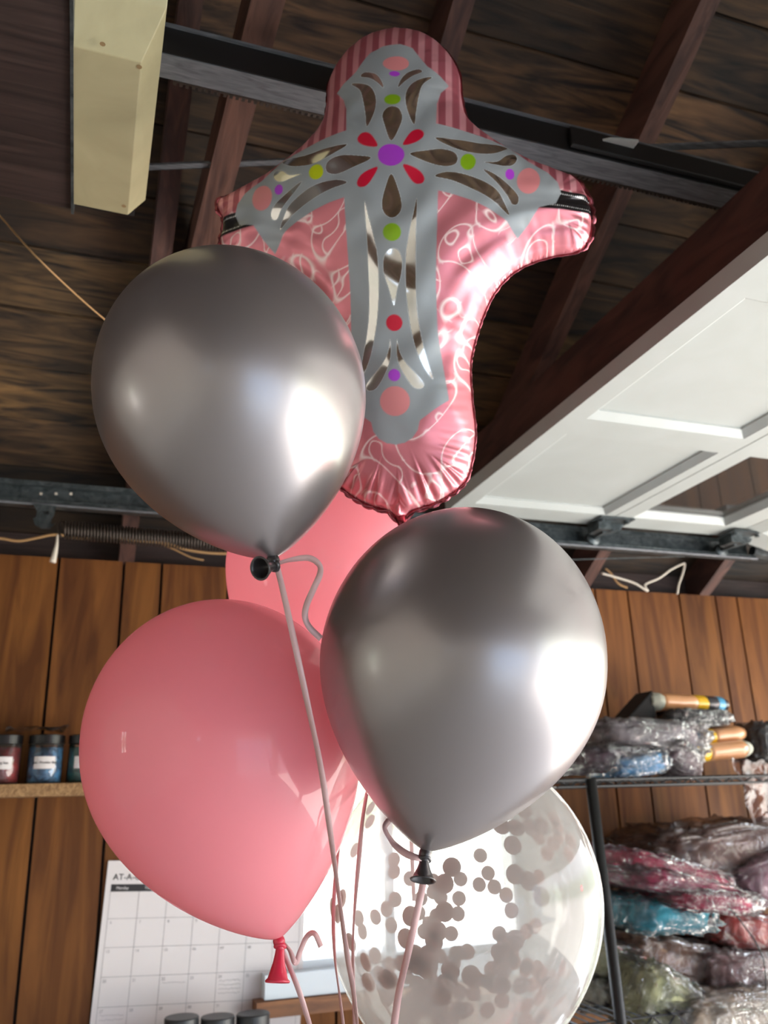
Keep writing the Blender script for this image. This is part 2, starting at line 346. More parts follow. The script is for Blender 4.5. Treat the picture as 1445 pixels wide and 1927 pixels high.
# ------------------------------------------------------------------ garage door raised on its tracks
DZ = .72; TH = .035
door = empty('door_1', V((.873, .86, DZ))); tag(door, kind='structure')
cols = [(1.44, 1.90), (.90, 1.36), (.36, .82), (-.18, .28)]
def section(x0, x1, za, zb, ox0, ox1, glazed):
    """one leaf from x0 to x1; za/zb = underside height at its ends; openings between ox0..ox1"""
    zf = lambda x: za+(zb-za)*(x-x0)/(x1-x0)+EYE
    def slab(mb, xa, xb, ya, yb, lo, hi):
        mb.hexa([(xa, ya, zf(xa)+lo), (xb, ya, zf(xb)+lo), (xb, yb, zf(xb)+lo), (xa, yb, zf(xa)+lo),
                 (xa, ya, zf(xa)+hi), (xb, ya, zf(xb)+hi), (xb, yb, zf(xb)+hi), (xa, yb, zf(xa)+hi)])
    fr = MB(); Y0, Y1 = -.26, 1.985
    slab(fr, x0, ox0, Y0, Y1, 0, TH); slab(fr, ox1, x1, Y0, Y1, 0, TH)
    yy = [Y1]+[v for c in cols for v in (c[1], c[0])]+[Y0]
    for i in range(0, len(yy), 2): slab(fr, ox0, ox1, yy[i+1], yy[i], 0, TH)
    s = fr.build('door_section', M['dirty_white'], door)
    for (ya, yb) in cols:
        md = MB(); wd = .018 if not glazed else .014; up = .013 if not glazed else .018
        def pt(x, y, h): return (x, y, zf(x)+h)
        a = [pt(ox0, ya, 0.0005), pt(ox1, ya, 0.0005), pt(ox1, yb, 0.0005), pt(ox0, yb, 0.0005)]
        b = [pt(ox0+wd, ya+wd, up), pt(ox1-wd, ya+wd, up), pt(ox1-wd, yb-wd, up), pt(ox0+wd, yb-wd, up)]
        c = [pt(ox0, ya, TH-.002), pt(ox1, ya, TH-.002), pt(ox1, yb, TH-.002), pt(ox0, yb, TH-.002)]
        d_ = [pt(ox0+wd, ya+wd, TH-.002), pt(ox1-wd, ya+wd, TH-.002), pt(ox1-wd, yb-wd, TH-.002), pt(ox0+wd, yb-wd, TH-.002)]
        md.add(a+b+c+d_, [(i, (i+1) % 4, 4+(i+1) % 4, 4+i) for i in range(4)]+[(4+i, 4+(i+1) % 4, 12+(i+1) % 4, 12+i) for i in range(4)]+[(8+i, 8+(i+1) % 4, (i+1) % 4, i) for i in range(4)]+[(12+i, 12+(i+1) % 4, 8+(i+1) % 4, 8+i) for i in range(4)])
        md.build('moulding', M['dirty_white'], s)
        pn = MB(); slab(pn, ox0+wd, ox1-wd, ya+wd, yb-wd, up+.004, up+.009)
        pn.build('glass_pane' if glazed else 'inset_panel', M['doorpane'] if glazed else M['dirty_white'], s)
    return s
section(.873, 1.343, DZ, DZ, .92, 1.312, False)
section(1.347, 1.788, DZ, DZ, 1.40, 1.712, True)
section(1.792, 2.25, DZ, .60, 1.84, 2.20, False)
section(2.255, 2.66, .60, .38, 2.30, 2.61, False)
def hinge(x, z):
    h = MB()
    h.box(*box_e((x-.055, 1.90, z-.006), (x+.055, 1.975, z-.002))); h.box(*box_e((x-.045, 1.93, z-.03), (x-.005, 1.985, z-.006)))
    h.hexa([V((x-.02, 1.95, z-.035)), V((x+.04, 1.95, z-.02)), V((x+.04, 1.99, z-.02)), V((x-.02, 1.99, z-.035)),
            V((x-.03, 1.95, z-.006)), V((x+.05, 1.95, z-.006)), V((x+.05, 1.99, z-.006)), V((x-.03, 1.99, z-.006))])
    h.tube([V((x, 1.93, z-.025)), V((x, 2.05, z-.025))], .005)
    for dx in (-.04, .04): h.tube([V((x+dx, 1.92, z-.012)), V((x+dx, 1.92, z+.0))], .007)
    hb = h.build('hinge_bracket', M['steel'], door)
    MB().lathe([(0, -.008), (.02, -.008), (.022, -.004), (.016, 0), (.022, .004), (.02, .008), (0, .008)], V((x, 2.035, z-.025)), (0, 1, 0), 20).build('roller', M['steel'], hb, True)
hinge(1.352, DZ); hinge(1.80, DZ-.006)

# horizontal track along the panelled wall (runs on past the frame both ways)
def track(y, sgn, lab):
    T = empty('door_track', V((.7, y, .69)))
    m = MB(); x0, x1 = -.9, 1.93
    m.box(*box_e((x0, y+.02*sgn, .672), (x1, y+.0225*sgn, .728)))                      # web
    m.box(*box_e((x0, y-.012*sgn, .7255), (x1, y+.02*sgn, .728))); m.box(*box_e((x0, y-.012*sgn, .672), (x1, y+.02*sgn, .6745)))
    m.box(*box_e((x0, y-.0135*sgn, .716), (x1, y-.0115*sgn, .728))); m.box(*box_e((x0, y-.0135*sgn, .672), (x1, y-.0115*sgn, .682)))
    m.build('channel', M['steel'], T)
    lp = MB().tube([V((x0, y-.016*sgn, .670)), V((x1, y-.016*sgn, .670))], .0035); lp.build('rolled_lip', M['rail'], T)
    pts = [V((x1, y, .70))]+[V((x1+.42*math.sin(a), y, .70-.42*(1-math.cos(a)))) for a in (.25, .5, .75, 1.0, 1.25, 1.5)]+[V((x1+.425, y, -1.6))]
    MB().tube(pts, .018, 6).build('curved_rail', M['steel'], T)
    for i, px_ in enumerate((232/3.01, 318/3.01, 402/3.01)):
        p = onY(px_, 850+238/3.01, y+.0185 if sgn > 0 else y); MB().box((p.x-.003, y+.0185*sgn, p.z-.003), (p.x+.003, y+.0197*sgn, p.z+.003)).build('rivet', M['whitecord'], T)
    for hx in (-.6, .45):
        MB().box(*box_e((hx, y+.0225*sgn, .70), (hx+.03, y+.0255*sgn, RB(y)+.05))).build('hanger_strap', M['steel'], T)
    return tag(T, lab, 'track')
track(2.045, 1, 'dark galvanised overhead door track running along the top of the panelled wall')

# extension spring under the track
sp = empty('extension_spring', V((.1, 2.02, .61)))
a = onY(108, 992, 2.0); 
hx = MB(); pts = []; TURN = 84; x0_, x1_ = -.075, .52
for i in range(TURN*10+1):
    t_ = i/10/TURN; an = i/10*2*math.pi
    cx = x0_+(x1_-x0_)*t_; cz = .603-.012*t_
    pts.append(V((cx, 2.0+.019*math.cos(an), cz+.019*math.sin(an))))
hx.tube(pts, .0026, 5); hx.build('coil', M['darksteel'], sp, True)
MB().tube([V((x0_, 2.0, .62)), V((x0_-.006, 2.0, .624)), V((x0_-.012, 2.0, .612)), V((x0_-.010, 2.0, .597)), V((x0_-.004, 2.0, .585))], .0028, 6).build('end_hook', M['darksteel'], sp, True)
tag(sp, 'long dark coiled extension spring hanging just under the door track', 'spring')
br = empty('track_bracket', V((-.12, 2.03, .64)))
pl = MB()
def plate(mb, pts, y, thick):
    n_ = len(pts); mb.add([V((p.x, y, p.z-EYE)) for p in pts]+[V((p.x, y+thick, p.z-EYE)) for p in pts],
        [tuple(range(n_)), tuple(range(2*n_-1, n_-1, -1))]+[(i, (i+1) % n_, n_+(i+1) % n_, n_+i) for i in range(n_)])
pp = [onY(x_, y_, 2.02) for x_, y_ in ((62, 947), (106, 952), (102, 968), (97, 976), (96, 985), (104, 984), (94, 994), (78, 994), (66, 987), (62, 975), (68, 972), (70, 962))]
plate(pl, pp, 2.022, .003); pl.build('hook_plate', M['steel'], br)
MB().lathe([(0, 0), (.004, 0), (.004, .006), (0, .006)], V((onY(89, 964, 2.014).x, 2.016, onY(89, 964, 2.014).z-EYE)), (0, 1, 0), 10).build('bolt', M['black'], br)
tag(br, 'grey steel hook plate hanging from the track at the spring end', 'bracket')

# the door and its hardware hang just inside the rafter ends
for o in [q for q in COL.objects if q.parent is None and q.name in ('door_1', 'door_track', 'extension_spring', 'track_bracket')]:
    E_ = Vector((0, 0, EYE)); o.location = E_+(o.location-E_)*.955; o.scale = (.955,)*3

# ------------------------------------------------------------------ opener: rail, motor unit, lens
RZ = .96; RY = .935
rl = empty('opener_rail', V((.4, RY, RZ)))
r0, r1 = -.1, 2.8
MB().box(*box_e((r0, RY, RZ), (r1, RY+.042, RZ+.003))).build('bottom_flange', M['rail'], rl)
MB().box(*box_e((r0, RY-.002, RZ+.001), (r1, RY+.001, RZ+.045))).build('web', M['black'], rl)
MB().box(*box_e((r0, RY-.006, RZ+.045), (r1, RY+.02, RZ+.049))).build('top_flange', M['rail'], rl)
ch = MB(); i = 0; x = .05
while x < 1.15:
    h_ = .0035+.0015*random.random(); ch.box(*box_e((x, RY+.043, RZ-.001), (x+.0045, RY+.047+h_*.8, RZ+.004+h_*.3))); x += .0088
ch.box(*box_e((.05, RY+.042, RZ-.0005), (1.15, RY+.0455, RZ+.004)))
ch.build('drive_chain', M['darksteel'], rl)
tag(rl, 'long straight grey steel opener rail with a toothed chain crossing under the rafters', 'rail')
# trolley on the rail
tr = empty('opener_trolley', V((.8, RY, RZ+.02)))
a = onZ(1195, 268, 1.0); 
MB().box(*box_e((.655, RY-.012, RZ+.004), (1.05, RY-.003, RZ+.04))).build('slide_block', M['black'], tr, bevel=.002)
q = [onZ(1110, 270, .985), onZ(1150, 262, .985), onZ(1202, 266, .985), onZ(1188, 285, .985), onZ(1160, 287, .985)]
q = [Vector((v.x, v.y, v.z)) for v in q]; n_ = 5
MB().add(q+[v+Vector((0, 0, .004)) for v in q], [tuple(range(5)), tuple(range(9, 4, -1))]+[(i, (i+1) % 5, 5+(i+1) % 5, 5+i) for i in range(5)]).build('arm_plate', M['dirty_white'], tr)
tag(tr, 'black trolley block with pale arm plate riding on the opener rail', 'trolley')
# motor unit
UZ = .864; s_ = UZ/.72
un = empty('garage_door_opener', V((-.25, .9, UZ)))
hz = MB()
e1 = onZ(137, 399, UZ); ux1 = e1.x; uy1 = e1.y
hz.box((ux1-.50, .50, UZ+EYE+.004), (ux1, uy1, UZ+EYE+.17))
hz.build('housing', M['housing'], un, bevel=.003)
MB().box((ux1-.0025, .5, UZ+EYE-.001), (ux1+.0015, uy1+.004, UZ+EYE+.012)).build('edge_trim', M['steel'], un)
A = [onZ(136, 90, UZ), onZ(267, 115, UZ), onZ(240, 405, UZ), onZ(137, 390, UZ)]
ax0 = (A[0].x+A[3].x)/2; ax1 = (A[1].x+A[2].x)/2; ay0 = (A[0].y+A[1].y)/2; ay1 = A[2].y; chf = .024; cz = .03
z0 = UZ+EYE; z1 = z0+.125
ls = MB()
# bottom, right chamfer, near slope, sides
bl, brr, tr_, tl_ = (ax0, ay0, z0), (ax1, ay0, z0), (ax1, ay1, z0), (ax0, ay1-.003, z0)
c_br, c_tr = (ax1+chf, ay0-.05, z0+cz+.01), (ax1+chf, ay1-.004, z0+cz)
n_bl, n_br = (ax0, ay0-.055, z0+cz+.005), (ax1+chf*.98, ay0-.052, z0+cz+.009)
top = [(ax0, ay0-.13, z1), (ax1+chf, ay0-.13, z1), (ax1+chf, ay1-.004, z1), (ax0, ay1-.004, z1)]
vs = [bl, brr, tr_, tl_, n_bl, n_br, c_tr, *top]   # 0..3 bottom,4 near-left,5 near-right,6 far chamfer,7..10 top
fs = [(0, 3, 2, 1), (1, 2, 6, 5), (0, 1, 5, 4), (4, 5, 8, 7), (5, 6, 9, 8), (6, 2, 3, 10, 9), (0, 4, 7, 10, 3), (7, 8, 9, 10)]
ls.add(vs, fs); ls.build('light_lens', M['cream'], un, bevel=.0012)
rust = mat('rust', srgb(140, 116, 80), .8)
for (x_, y_) in ((193, 83), (262, 126), (233, 388)):
    p = onZ(x_, y_, UZ-.0006); MB().lathe([(0, 0), (.0035, 0), (.0028, .0008), (0, .0008)], p, (0, 0, 1), 8).build('rust_spot', rust, un)

MB().box((ax0+.005, ay1, z0+.012), (ax1+.01, ay1+.016, z0+.06)).build('end_bracket', M['blackmatte'], un)
tag(un, 'motor unit in dark woodgrain housing with a long cream light cover', 'door opener')
# chain end and tension rod near the motor
cn = empty('tension_rod', onZ(380, 70, 1.03))
p0, p1, p2 = onZ(322, 55, 1.03), onZ(412, 76, 1.03), onZ(475, 92, 1.03)
L_ = MB()
for i in range(9):
    c = p0.lerp(p1, i/8); L_.lathe([(0, -.005), (.0062, -.003), (.0068, 0), (.0062, .003), (0, .005)], c, (p1-p0), 8)
L_.tube([p0, p1], .0048, 6); L_.build('chain_links', M['black'], cn)
MB().tube([p1, p2, onZ(650, 140, 1.03)], .0035, 6).build('rod', M['darksteel'], cn)
tag(cn, 'black lumpy chain end joined to a thin rod above the rail', 'chain')
# slim metal strut crossing behind the cross balloon
st = MB()
pL, pR = onZ(272, 316, 1.03), onZ(1470, 270, 1.03); d = (pR-pL).normalized(); sd_ = d.cross(Vector((0, 0, 1)))
st.hexa([pL-sd_*.006, pR-sd_*.006, pR+sd_*.006, pL+sd_*.006]+[v+Vector((0, 0, .003)) for v in (pL-sd_*.006, pR-sd_*.006, pR+sd_*.006, pL+sd_*.006)])
st.hexa([pL-sd_*.0065, pR-sd_*.0065, pR-sd_*.005, pL-sd_*.005]+[v+Vector((0, 0, .014)) for v in (pL-sd_*.0065, pR-sd_*.0065, pR-sd_*.005, pL-sd_*.005)])
o = st.build('metal_strut', M['rail']); tag(o, 'slim pale metal angle strut crossing behind the cross balloon', 'strut')

# cables and cords
def cable(name, pts, r, m, label, cat='cable', n=6):
    o = MB().tube(spline(pts, 8), r, n).build(name, m, None, True); return tag(o, label, cat)
cable('electric_cable', [onY(*p, 2.13) for p in ((-40, 1012), (0, 1013), (35, 1018), (70, 1012), (105, 1006), (150, 1012), (200, 1010), (260, 1018), (310, 1022), (350, 1034), (400, 1041), (480, 1042), (560, 1050))], .0034, M['rope'],
      'tan electric cable sagging along the wall top under the spring')
cable('loose_wire', [onY(*p, 2.12) for p in ((238, 862), (225, 884), (213, 905), (210, 925)) ], .003, M['rope'], 'short brown wire bent up behind the track near the silver balloon', 'wire')
cable('pull_wire', [onY(*p, 2.1) for p in ((305, 1024), (330, 1035), (360, 1049), (383, 1054))], .002, M['rope'], 'thin brown wire end pointing at the wall top beside the spring', 'wire')
tp = [Vector(p) for p in spline([onY(*p, 2.09) for p in ((108, 1006), (107, 1022), (104, 1038), (99, 1058))], 4)]
o = MB().tube(tp, [.002+.0055*(i/(len(tp)-1))**1.2 for i in range(len(tp))], 8).build('hanging_tassel', M['whitecord'], None, True); tag(o, 'white frayed cord end hanging from the cable over the left boards', 'cord')
cable('coiled_wire', [onY(*p, 2.16) for p in ((1132, 1079), (1165, 1088), (1195, 1098), (1218, 1112), (1214, 1100), (1240, 1088), (1262, 1072), (1282, 1062), (1288, 1062), (1284, 1080), (1277, 1100), (1274, 1118))], .0032, M['whitecord'],
      'pale stiff wire bent in a zigzag above the right boards', 'wire')
cable('wire_stub', [onY(*p, 2.165) for p in ((1139, 1070), (1150, 1080), (1163, 1098), (1180, 1106))], .003, M['rope'], 'short pale wire stub curled above the right boards', 'wire')
cable('lift_cable', [onY(*p, 2.03) for p in ((1000, 1055), (1150, 1051), (1300, 1047), (1445, 1045), (1500, 1044))], .0012, M['steel'], 'thin steel lift cable stretched below the track at right', 'cable', 5)
o = cable('pull_string', [onZ(-60, 345, 1.0), onZ(0, 407, .98), onY(80, 495, 1.25), onY(204, 607, 1.5), onY(330, 700, 1.6)], .0016, M['rope'], 'thin tan string stretched diagonally from upper left to behind the silver balloon', 'string', 5)

# ------------------------------------------------------------------ balloons
def latex(name, base, metal, rough, sub=0, coat=.5, crough=.06, trans=0):
    m = mat(name, base, rough, metal); P = nodes(m)[2]
    P.inputs['Coat Weight'].default_value = coat; P.inputs['Coat Roughness'].default_value = crough
    if sub:
        P.inputs['Subsurface Weight'].default_value = sub; P.inputs['Subsurface Radius'].default_value = (.06, .025, .025); P.inputs['Subsurface Scale'].default_value = 1
    return m
M['chrome'] = latex('silver_chrome_latex', srgb(158, 151, 152), .76, .33, coat=.3, crough=.12)
M['darklatex'] = latex('dark_grey_latex', srgb(58, 54, 56), .4, .35)
def pinklatex(name, col, k=.45):
    m = bpy.data.materials.new(name); m.use_nodes = True; N, L, P = nodes(m)
    P.inputs['Base Color'].default_value = col; P.inputs['Roughness'].default_value = .42
    P.inputs['Coat Weight'].default_value = .8; P.inputs['Coat Roughness'].default_value = .03
    tl = N.new('ShaderNodeBsdfTranslucent'); tl.inputs[0].default_value = srgb(255, 196, 204); mx = N.new('ShaderNodeMixShader'); mx.inputs[0].default_value = k
    L.new(P.outputs[0], mx.inputs[1]); L.new(tl.outputs[0], mx.inputs[2]); L.new(mx.outputs[0], N['Material Output'].inputs[0])
    return m
M['pink'] = pinklatex('pink_latex', srgb(254, 160, 172)); M['pinkdeep'] = latex('deep_pink_latex', srgb(205, 40, 70), 0, .35)
M['pinklight'] = pinklatex('light_pink_latex', srgb(255, 166, 178), .62)

def prof_r(s, R, U, L):   # s: distance along axis from the widest ring (up positive)
    if s >= 0: return R*math.sqrt(max(0, 1-(s/U)**2))
    return R*max(0, 1-(-s/L)**1.95)**.80
def balloon(name, c_px, tip_px, zc, R, m, mk, label, up=1.1, neck='down', group=None, knotdir=None, kl=.03, lipr=.013):
    c = atd(*c_px, zc); zt = zc-CM[2][2]*R*1.35
    tip = atd(*tip_px, zt); ax = (c-tip).normalized(); L = (c-tip).length; U = R*up
    root = empty(name, tip)
    pr = [(prof_r(s, R, U, L), s) for s in [-L*math.sin(math.pi/2*k/34) for k in range(34, 0, -1)]+[U*math.sin(math.pi/2*k/26) for k in range(0, 27)]]
    pr[0] = (.0045, -L)
    MB().lathe(pr, c, ax, 72).build('balloon_skin', m, root, True)
    kd = Vector(knotdir).normalized() if knotdir else -ax
    # tied knot, then the flared nozzle with a rolled lip
    kb = MB(); kb.tube(spline([tip+ax*.004, tip-ax*.004, tip-ax*.008+kd*.002], 4), [.0045, .005, .006, .0062, .006, .0055, .005, .0048, .0045], 12)
    u = kd.orthogonal().normalized(); w = kd.cross(u); rc = tip-ax*.006
    kb.tube([rc+(u*math.cos(a)+w*math.sin(a))*.0045+kd*.001*math.sin(2*a) for a in [i*math.pi/6 for i in range(12)]], .0024, 8, closed=True)
    kb.build('knot', mk, root, True)
    b0 = rc; P_ = [(.004, 0), (.0048, kl*.25), (.0062, kl*.5), (.0085, kl*.75), (lipr*.86, kl*.95), (lipr, kl)]
    P_ += [(lipr*1.06, kl*1.03), (lipr*1.0, kl*1.08), (lipr*.88, kl*1.05), (lipr*.8, kl*.97), (.007, kl*.72), (.004, kl*.45), (0, kl*.35)]
    MB().lathe(P_, b0, kd, 28).build('nozzle', mk, root, True)
    tag(root, label, 'balloon', group or 'latex balloons of the bunch')
    return dict(root=root, c=c, tip=tip, ax=ax, L=L, U=U, R=R)
B1 = balloon('latex_balloon', (437, 742), (513, 1052), .833, .13, M['chrome'], M['darklatex'], 'shiny silver latex balloon, higher of two, in front of the cross balloon left side', 1.12, knotdir=(-.75, -.6, -.35), kl=.02, lipr=.0105)
B2 = balloon('latex_balloon', (868, 1245), (801, 1603), .846, .14, M['chrome'], M['darklatex'], 'shiny silver latex balloon, lower of two, in front of the clear confetti balloon', 1.11, knotdir=(-.25, -.3, -1), kl=.018, lipr=.0115)
B3 = balloon('latex_balloon', (421, 1400), (524, 1768), .942, .15, M['pink'], M['pinkdeep'], 'glossy pink latex balloon, large one in front at left over the calendar', 1.07, knotdir=(-.12, -.2, -1), kl=.031, lipr=.012)
B4 = balloon('latex_balloon', (605, 1070), (640, 1400), 1.286, .142, M['pinklight'], M['pinkdeep'], 'bright pink latex balloon mostly hidden behind the silver balloons and the big pink one', 1.08)
B5 = balloon('confetti_balloon', (870, 1690), (850, 2090), 1.03, .166, M['clearlatex'], M['clearlatex'], 'clear latex balloon filled with round rose grey confetti in front of the window', 1.05)
# confetti clinging inside the clear balloon
def march(px_, py_, back, B, shrink=.985):
    o = Vector((0, 0, EYE)); d = Vector(ray(px_, py_)).normalized(); hits = []; prev = None
    for i in range(900):
        p = o+d*(.7+i*.0008); q = p-B['c']; s = q.dot(B['ax']); r = (q-B['ax']*s).length
        ins = (-B['L'] < s < B['U']) and r < prof_r(s, B['R'], B['U'], B['L'])*shrink
        if prev is not None and ins != prev: hits.append(p)
        prev = ins
    if len(hits) < 2: return None
    return hits[-1] if back else hits[0]
def nrm(p, B):
    q = p-B['c']; s = q.dot(B['ax']); e_ = .002
    rad = (q-B['ax']*s); r = rad.length; rad = rad/max(r, 1e-6)
    dr = (prof_r(s+e_, B['R'], B['U'], B['L'])-prof_r(s-e_, B['R'], B['U'], B['L']))/(2*e_)
    return (rad-B['ax']*max(-3, min(3, dr))).normalized()
mcf = bpy.data.materials.new('confetti_paper'); mcf.use_nodes = True
N, L, P = nodes(mcf); tl_ = N.new('ShaderNodeBsdfTranslucent'); tl_.inputs[0].default_value = srgb(200, 176, 170); mx_ = N.new('ShaderNodeMixShader'); mx_.inputs[0].default_value = .55; L.new(P.outputs[0], mx_.inputs[1]); L.new(tl_.outputs[0], mx_.inputs[2]); L.new(mx_.outputs[0], N['Material Output'].inputs[0]); P.inputs['Base Color'].default_value = srgb(230, 208, 202); P.inputs['Roughness'].default_value = .55; P.inputs['Metallic'].default_value = .1; P.inputs['Transmission Weight'].default_value = 0
nz = N.new('ShaderNodeTexNoise'); nz.inputs['Scale'].default_value = 300; bp = N.new('ShaderNodeBump'); bp.inputs['Strength'].default_value = .6; bp.inputs['Distance'].default_value = .002
L.new(nz.outputs[0], bp.inputs['Height']); L.new(bp.outputs[0], P.inputs['Normal'])
disc = bpy.data.meshes.new('confetti_disc'); bm = bmesh.new()
r_ = bmesh.ops.create_cone(bm, cap_ends=True, segments=18, radius1=.0099, radius2=.0099, depth=.0004); bm.to_mesh(disc); bm.free(); disc.materials.append(mcf)
front = [(650,557),(617,633),(617,760),(461,780),(440,882),(585,850),(568,895),(482,955),(545,958),(440,1000),(258,990),(927,458),(937,590),(1000,620),(938,890),(942,378),(1007,377),(875,370),(1058,370),(975,300),(877,1100),(967,1095),(1058,690),(150,700),(130,770),(105,740),(190,900)]
backd = [(388,525),(388,578),(393,705),(353,748),(303,785),(375,822),(210,480),(277,350),(280,290),(243,850),(225,790),(780,505),(815,585),(775,637),(843,648),(897,685),(921,755),(683,700),(678,770),(647,860),(690,612),(565,620),(565,670),(600,695),(525,850),(545,815),(580,780),(510,700),(460,610),(500,765),(865,860),(885,885),(930,990),(988,1022),(768,1070),(683,1125),(748,1130),(830,1020),(620,1105),(555,1090),(878,1165),(992,1187),(812,1207),(717,1205),(648,1250),(600,1195),(535,1205),(1065,1050),(1075,1095),(1022,1090),(1030,825),(990,850),(1045,605),(1045,425),(1083,495),(1110,450),(1135,420),(1115,340),(1130,380),(470,1180),(590,1250),(680,1200),(500,1120),(640,1030),(1065,1235),(560,1160),(430,1230),(370,1000),(900,930),(870,1000),(1190,440),(1180,500)]
def put_disc(p, rnd=.12):
    nv = nrm(p, B5); nv = (nv+Vector((random.uniform(-rnd, rnd), random.uniform(-rnd, rnd), random.uniform(-rnd, rnd)))).normalized()
    o = bpy.data.objects.new('confetti_disc', disc); COL.objects.link(o); o.parent = B5['root']
    o.rotation_euler = nv.to_track_quat('Z', 'Y').to_euler(); o.location = p-B5['root'].location-nv*.0008
for l, bk in ((front, False), (backd, True)):
    for (a, b) in l:
        p = march(580+a/2.408, 1400+b/2.408, bk, B5)
        if p: put_disc(p)
for i in range(60):    # the heap in the lower part
    x_ = random.uniform(690, 1060); y_ = 1790+abs(random.gauss(0, 75)); bk = random.random() < .8
    p = march(x_, y_, bk, B5)
    if p: put_disc(p, .25)

# ribbons
M['ribbon'] = mat('pale_pink_ribbon', srgb(212, 172, 172), .35, 0, Coat_Weight=.3)
M['ribbon'].node_tree.nodes['Principled BSDF'].inputs['Transmission Weight'].default_value = 0
def ribbon(pts, w, label, tw=(0, .4), grp=None, name='curling_ribbon'):
    P = [Vector(p) for p in spline(pts, 10)]; n = len(P); vs = []; fs = []
    for i, p in enumerate(P):
        t_ = (P[min(i+1, n-1)]-P[max(i-1, 0)]).normalized(); view = (Vector((0, 0, EYE))-p).normalized()
        s = t_.cross(view).normalized(); k = tw[0]+(tw[1]-tw[0])*i/n; s = (Matrix.Rotation(k+.25*math.sin(i*.23), 3, t_) @ s)
        nn = s.cross(t_)*.00015
        vs += [p-s*w/2+nn, p+s*w/2+nn, p+s*w/2-nn, p-s*w/2-nn]
    for i in range(n-1):
        for k in range(4): fs.append((4*i+k, 4*i+(k+1) % 4, 4*i+4+(k+1) % 4, 4*i+4+k))
    fs += [(0, 1, 2, 3), (4*n-1, 4*n-2, 4*n-3, 4*n-4)]
    o = MB().add(vs, fs).build(name, M['ribbon'], None, True); return tag(o, label, 'ribbon', grp or 'curling ribbons of the balloon bunch')
def rp(l): return [atd(x_, y_, z_) for x_, y_, z_ in l]
t1 = B1['tip']; t2 = B2['tip']; t3 = B3['tip']
def zc_of(p): return float(CM[2] @ np.array([p.x, p.y, p.z-EYE]))
z1_, z2_, z3_ = zc_of(t1), zc_of(t2), zc_of(t3)
ribbon(rp([(520, 1062, z1_), (532, 1110, .772), (552, 1200, .762), (580, 1330, .755), (603, 1440, .755), (618, 1540, .76), (634, 1660, .765), (652, 1790, .77), (664, 1860, .77), (676, 1960, .77)]), .0056, 'long pale ribbon tied to the higher silver balloon, crossing the pink balloon', (0, 1.0))
ribbon(rp([(518, 1062, z1_), (545, 1054, .772), (580, 1050, .77), (600, 1062, .768), (602, 1080, .77), (590, 1108, .772), (577, 1138, .775), (574, 1160, .775), (582, 1180, .775), (604, 1202, .78)]), .0058, 'short curled ribbon tail looping from the knot of the higher silver balloon', (.8, -.4))
ribbon(rp([(799, 1618, z2_), (796, 1660, .79), (784, 1720, .785), (766, 1800, .78), (750, 1870, .78), (738, 1960, .78)]), .0066, 'wide pale ribbon hanging from the lower silver balloon over the confetti', (0, .35))
ribbon(rp([(803, 1612, z2_+.003), (785, 1614, z2_-.006), (760, 1604, z2_), (738, 1584, z2_+.01), (724, 1558, z2_+.015), (735, 1540, z2_+.03)]), .0068, 'curled ribbon tail looped under the lower silver balloon', (.3, .9))
ribbon(rp([(524, 1772, z3_), (545, 1820, z3_-.005), (566, 1875, z3_-.01), (592, 1960, z3_-.012)]), .0055, 'pale ribbon hanging from the knot of the large pink balloon', (.2, .7))
ribbon(rp([(528, 1768, z3_), (545, 1788, z3_), (556, 1812, z3_+.01), (565, 1790, z3_+.01), (578, 1762, z3_), (592, 1757, z3_-.005), (604, 1782, z3_-.01)]), .0058, 'short ribbon curl springing up beside the pink knot', (.9, -.3))
ribbon(rp([(700, 1440, .97), (684, 1530, .86), (676, 1610, .845), (668, 1700, .84), (664, 1790, .84), (668, 1960, .83)]), .005, 'thin pale ribbon hanging down the left part of the confetti balloon', (.5, 1.1))
ribbon(rp([(655, 1430, 1.12), (640, 1560, 1.02), (628, 1700, .93), (630, 1800, .87), (640, 1880, .85), (650, 1960, .84)]), .0045, 'narrow ribbon passing the left edge of the confetti balloon', (.4, 1.2))

# ------------------------------------------------------------------ cross foil balloon
RT = np.array([[0.901, -0.055, -0.43], [-0.432, -0.211, -0.877], [-0.042, 0.976, -0.214]]); TT = np.array([0.376, 0.993, 0.924]); FS = .82
U_, S_, Vt_ = np.linalg.svd(RT); RT = U_ @ Vt_
half = [(0, .268), (.045, .256), (.080, .228), (.104, .186), (.108, .142), (.118, .100), (.150, .066), (.20, .03), (.252, .006), (.284, -.010), (.302, -.042), (.307, -.075), (.301, -.110), (.283, -.128), (.243, -.134), (.203, -.146), (.172, -.166), (.147, -.198), (.127, -.245), (.113, -.30), (.114, -.36), (.118, -.41), (.112, -.455), (.098, -.49), (.058, -.517), (.018, -.53), (0, -.545)]
outl = np.array(spline([(0, .268)]+half[1:]+[(-a*(1.05 if b > -.02 else .95), b) for a, b in half[-2:0:-1]]+[(0, .268)], 6))[:-1]
def seg_dist(P, poly, want_s=False):
    A = poly; Bq = np.roll(poly, -1, 0); best = np.full(len(P), 1e9); sarr = np.zeros(len(P)); near = np.zeros((len(P), 2)); ln = 0
    ins = np.zeros(len(P), bool)
    for a, b in zip(A, Bq):
        ab = b-a; L2 = ab@ab
        if L2 < 1e-14: continue
        t_ = np.clip(((P-a)@ab)/L2, 0, 1); q = a+t_[:, None]*ab; d = np.hypot(*(P-q).T); m_ = d < best
        best[m_] = d[m_]; sarr[m_] = ln+t_[m_]*math.sqrt(L2); near[m_] = q[m_]; ln += math.sqrt(L2)
        c = ((a[1] > P[:, 1]) != (b[1] > P[:, 1])); xi = a[0]+(P[:, 1]-a[1])/(b[1]-a[1]+1e-15)*ab[0]; ins ^= c & (P[:, 0] < xi)
    sd = np.where(ins, best, -best)
    return (sd, sarr, near) if want_s else sd
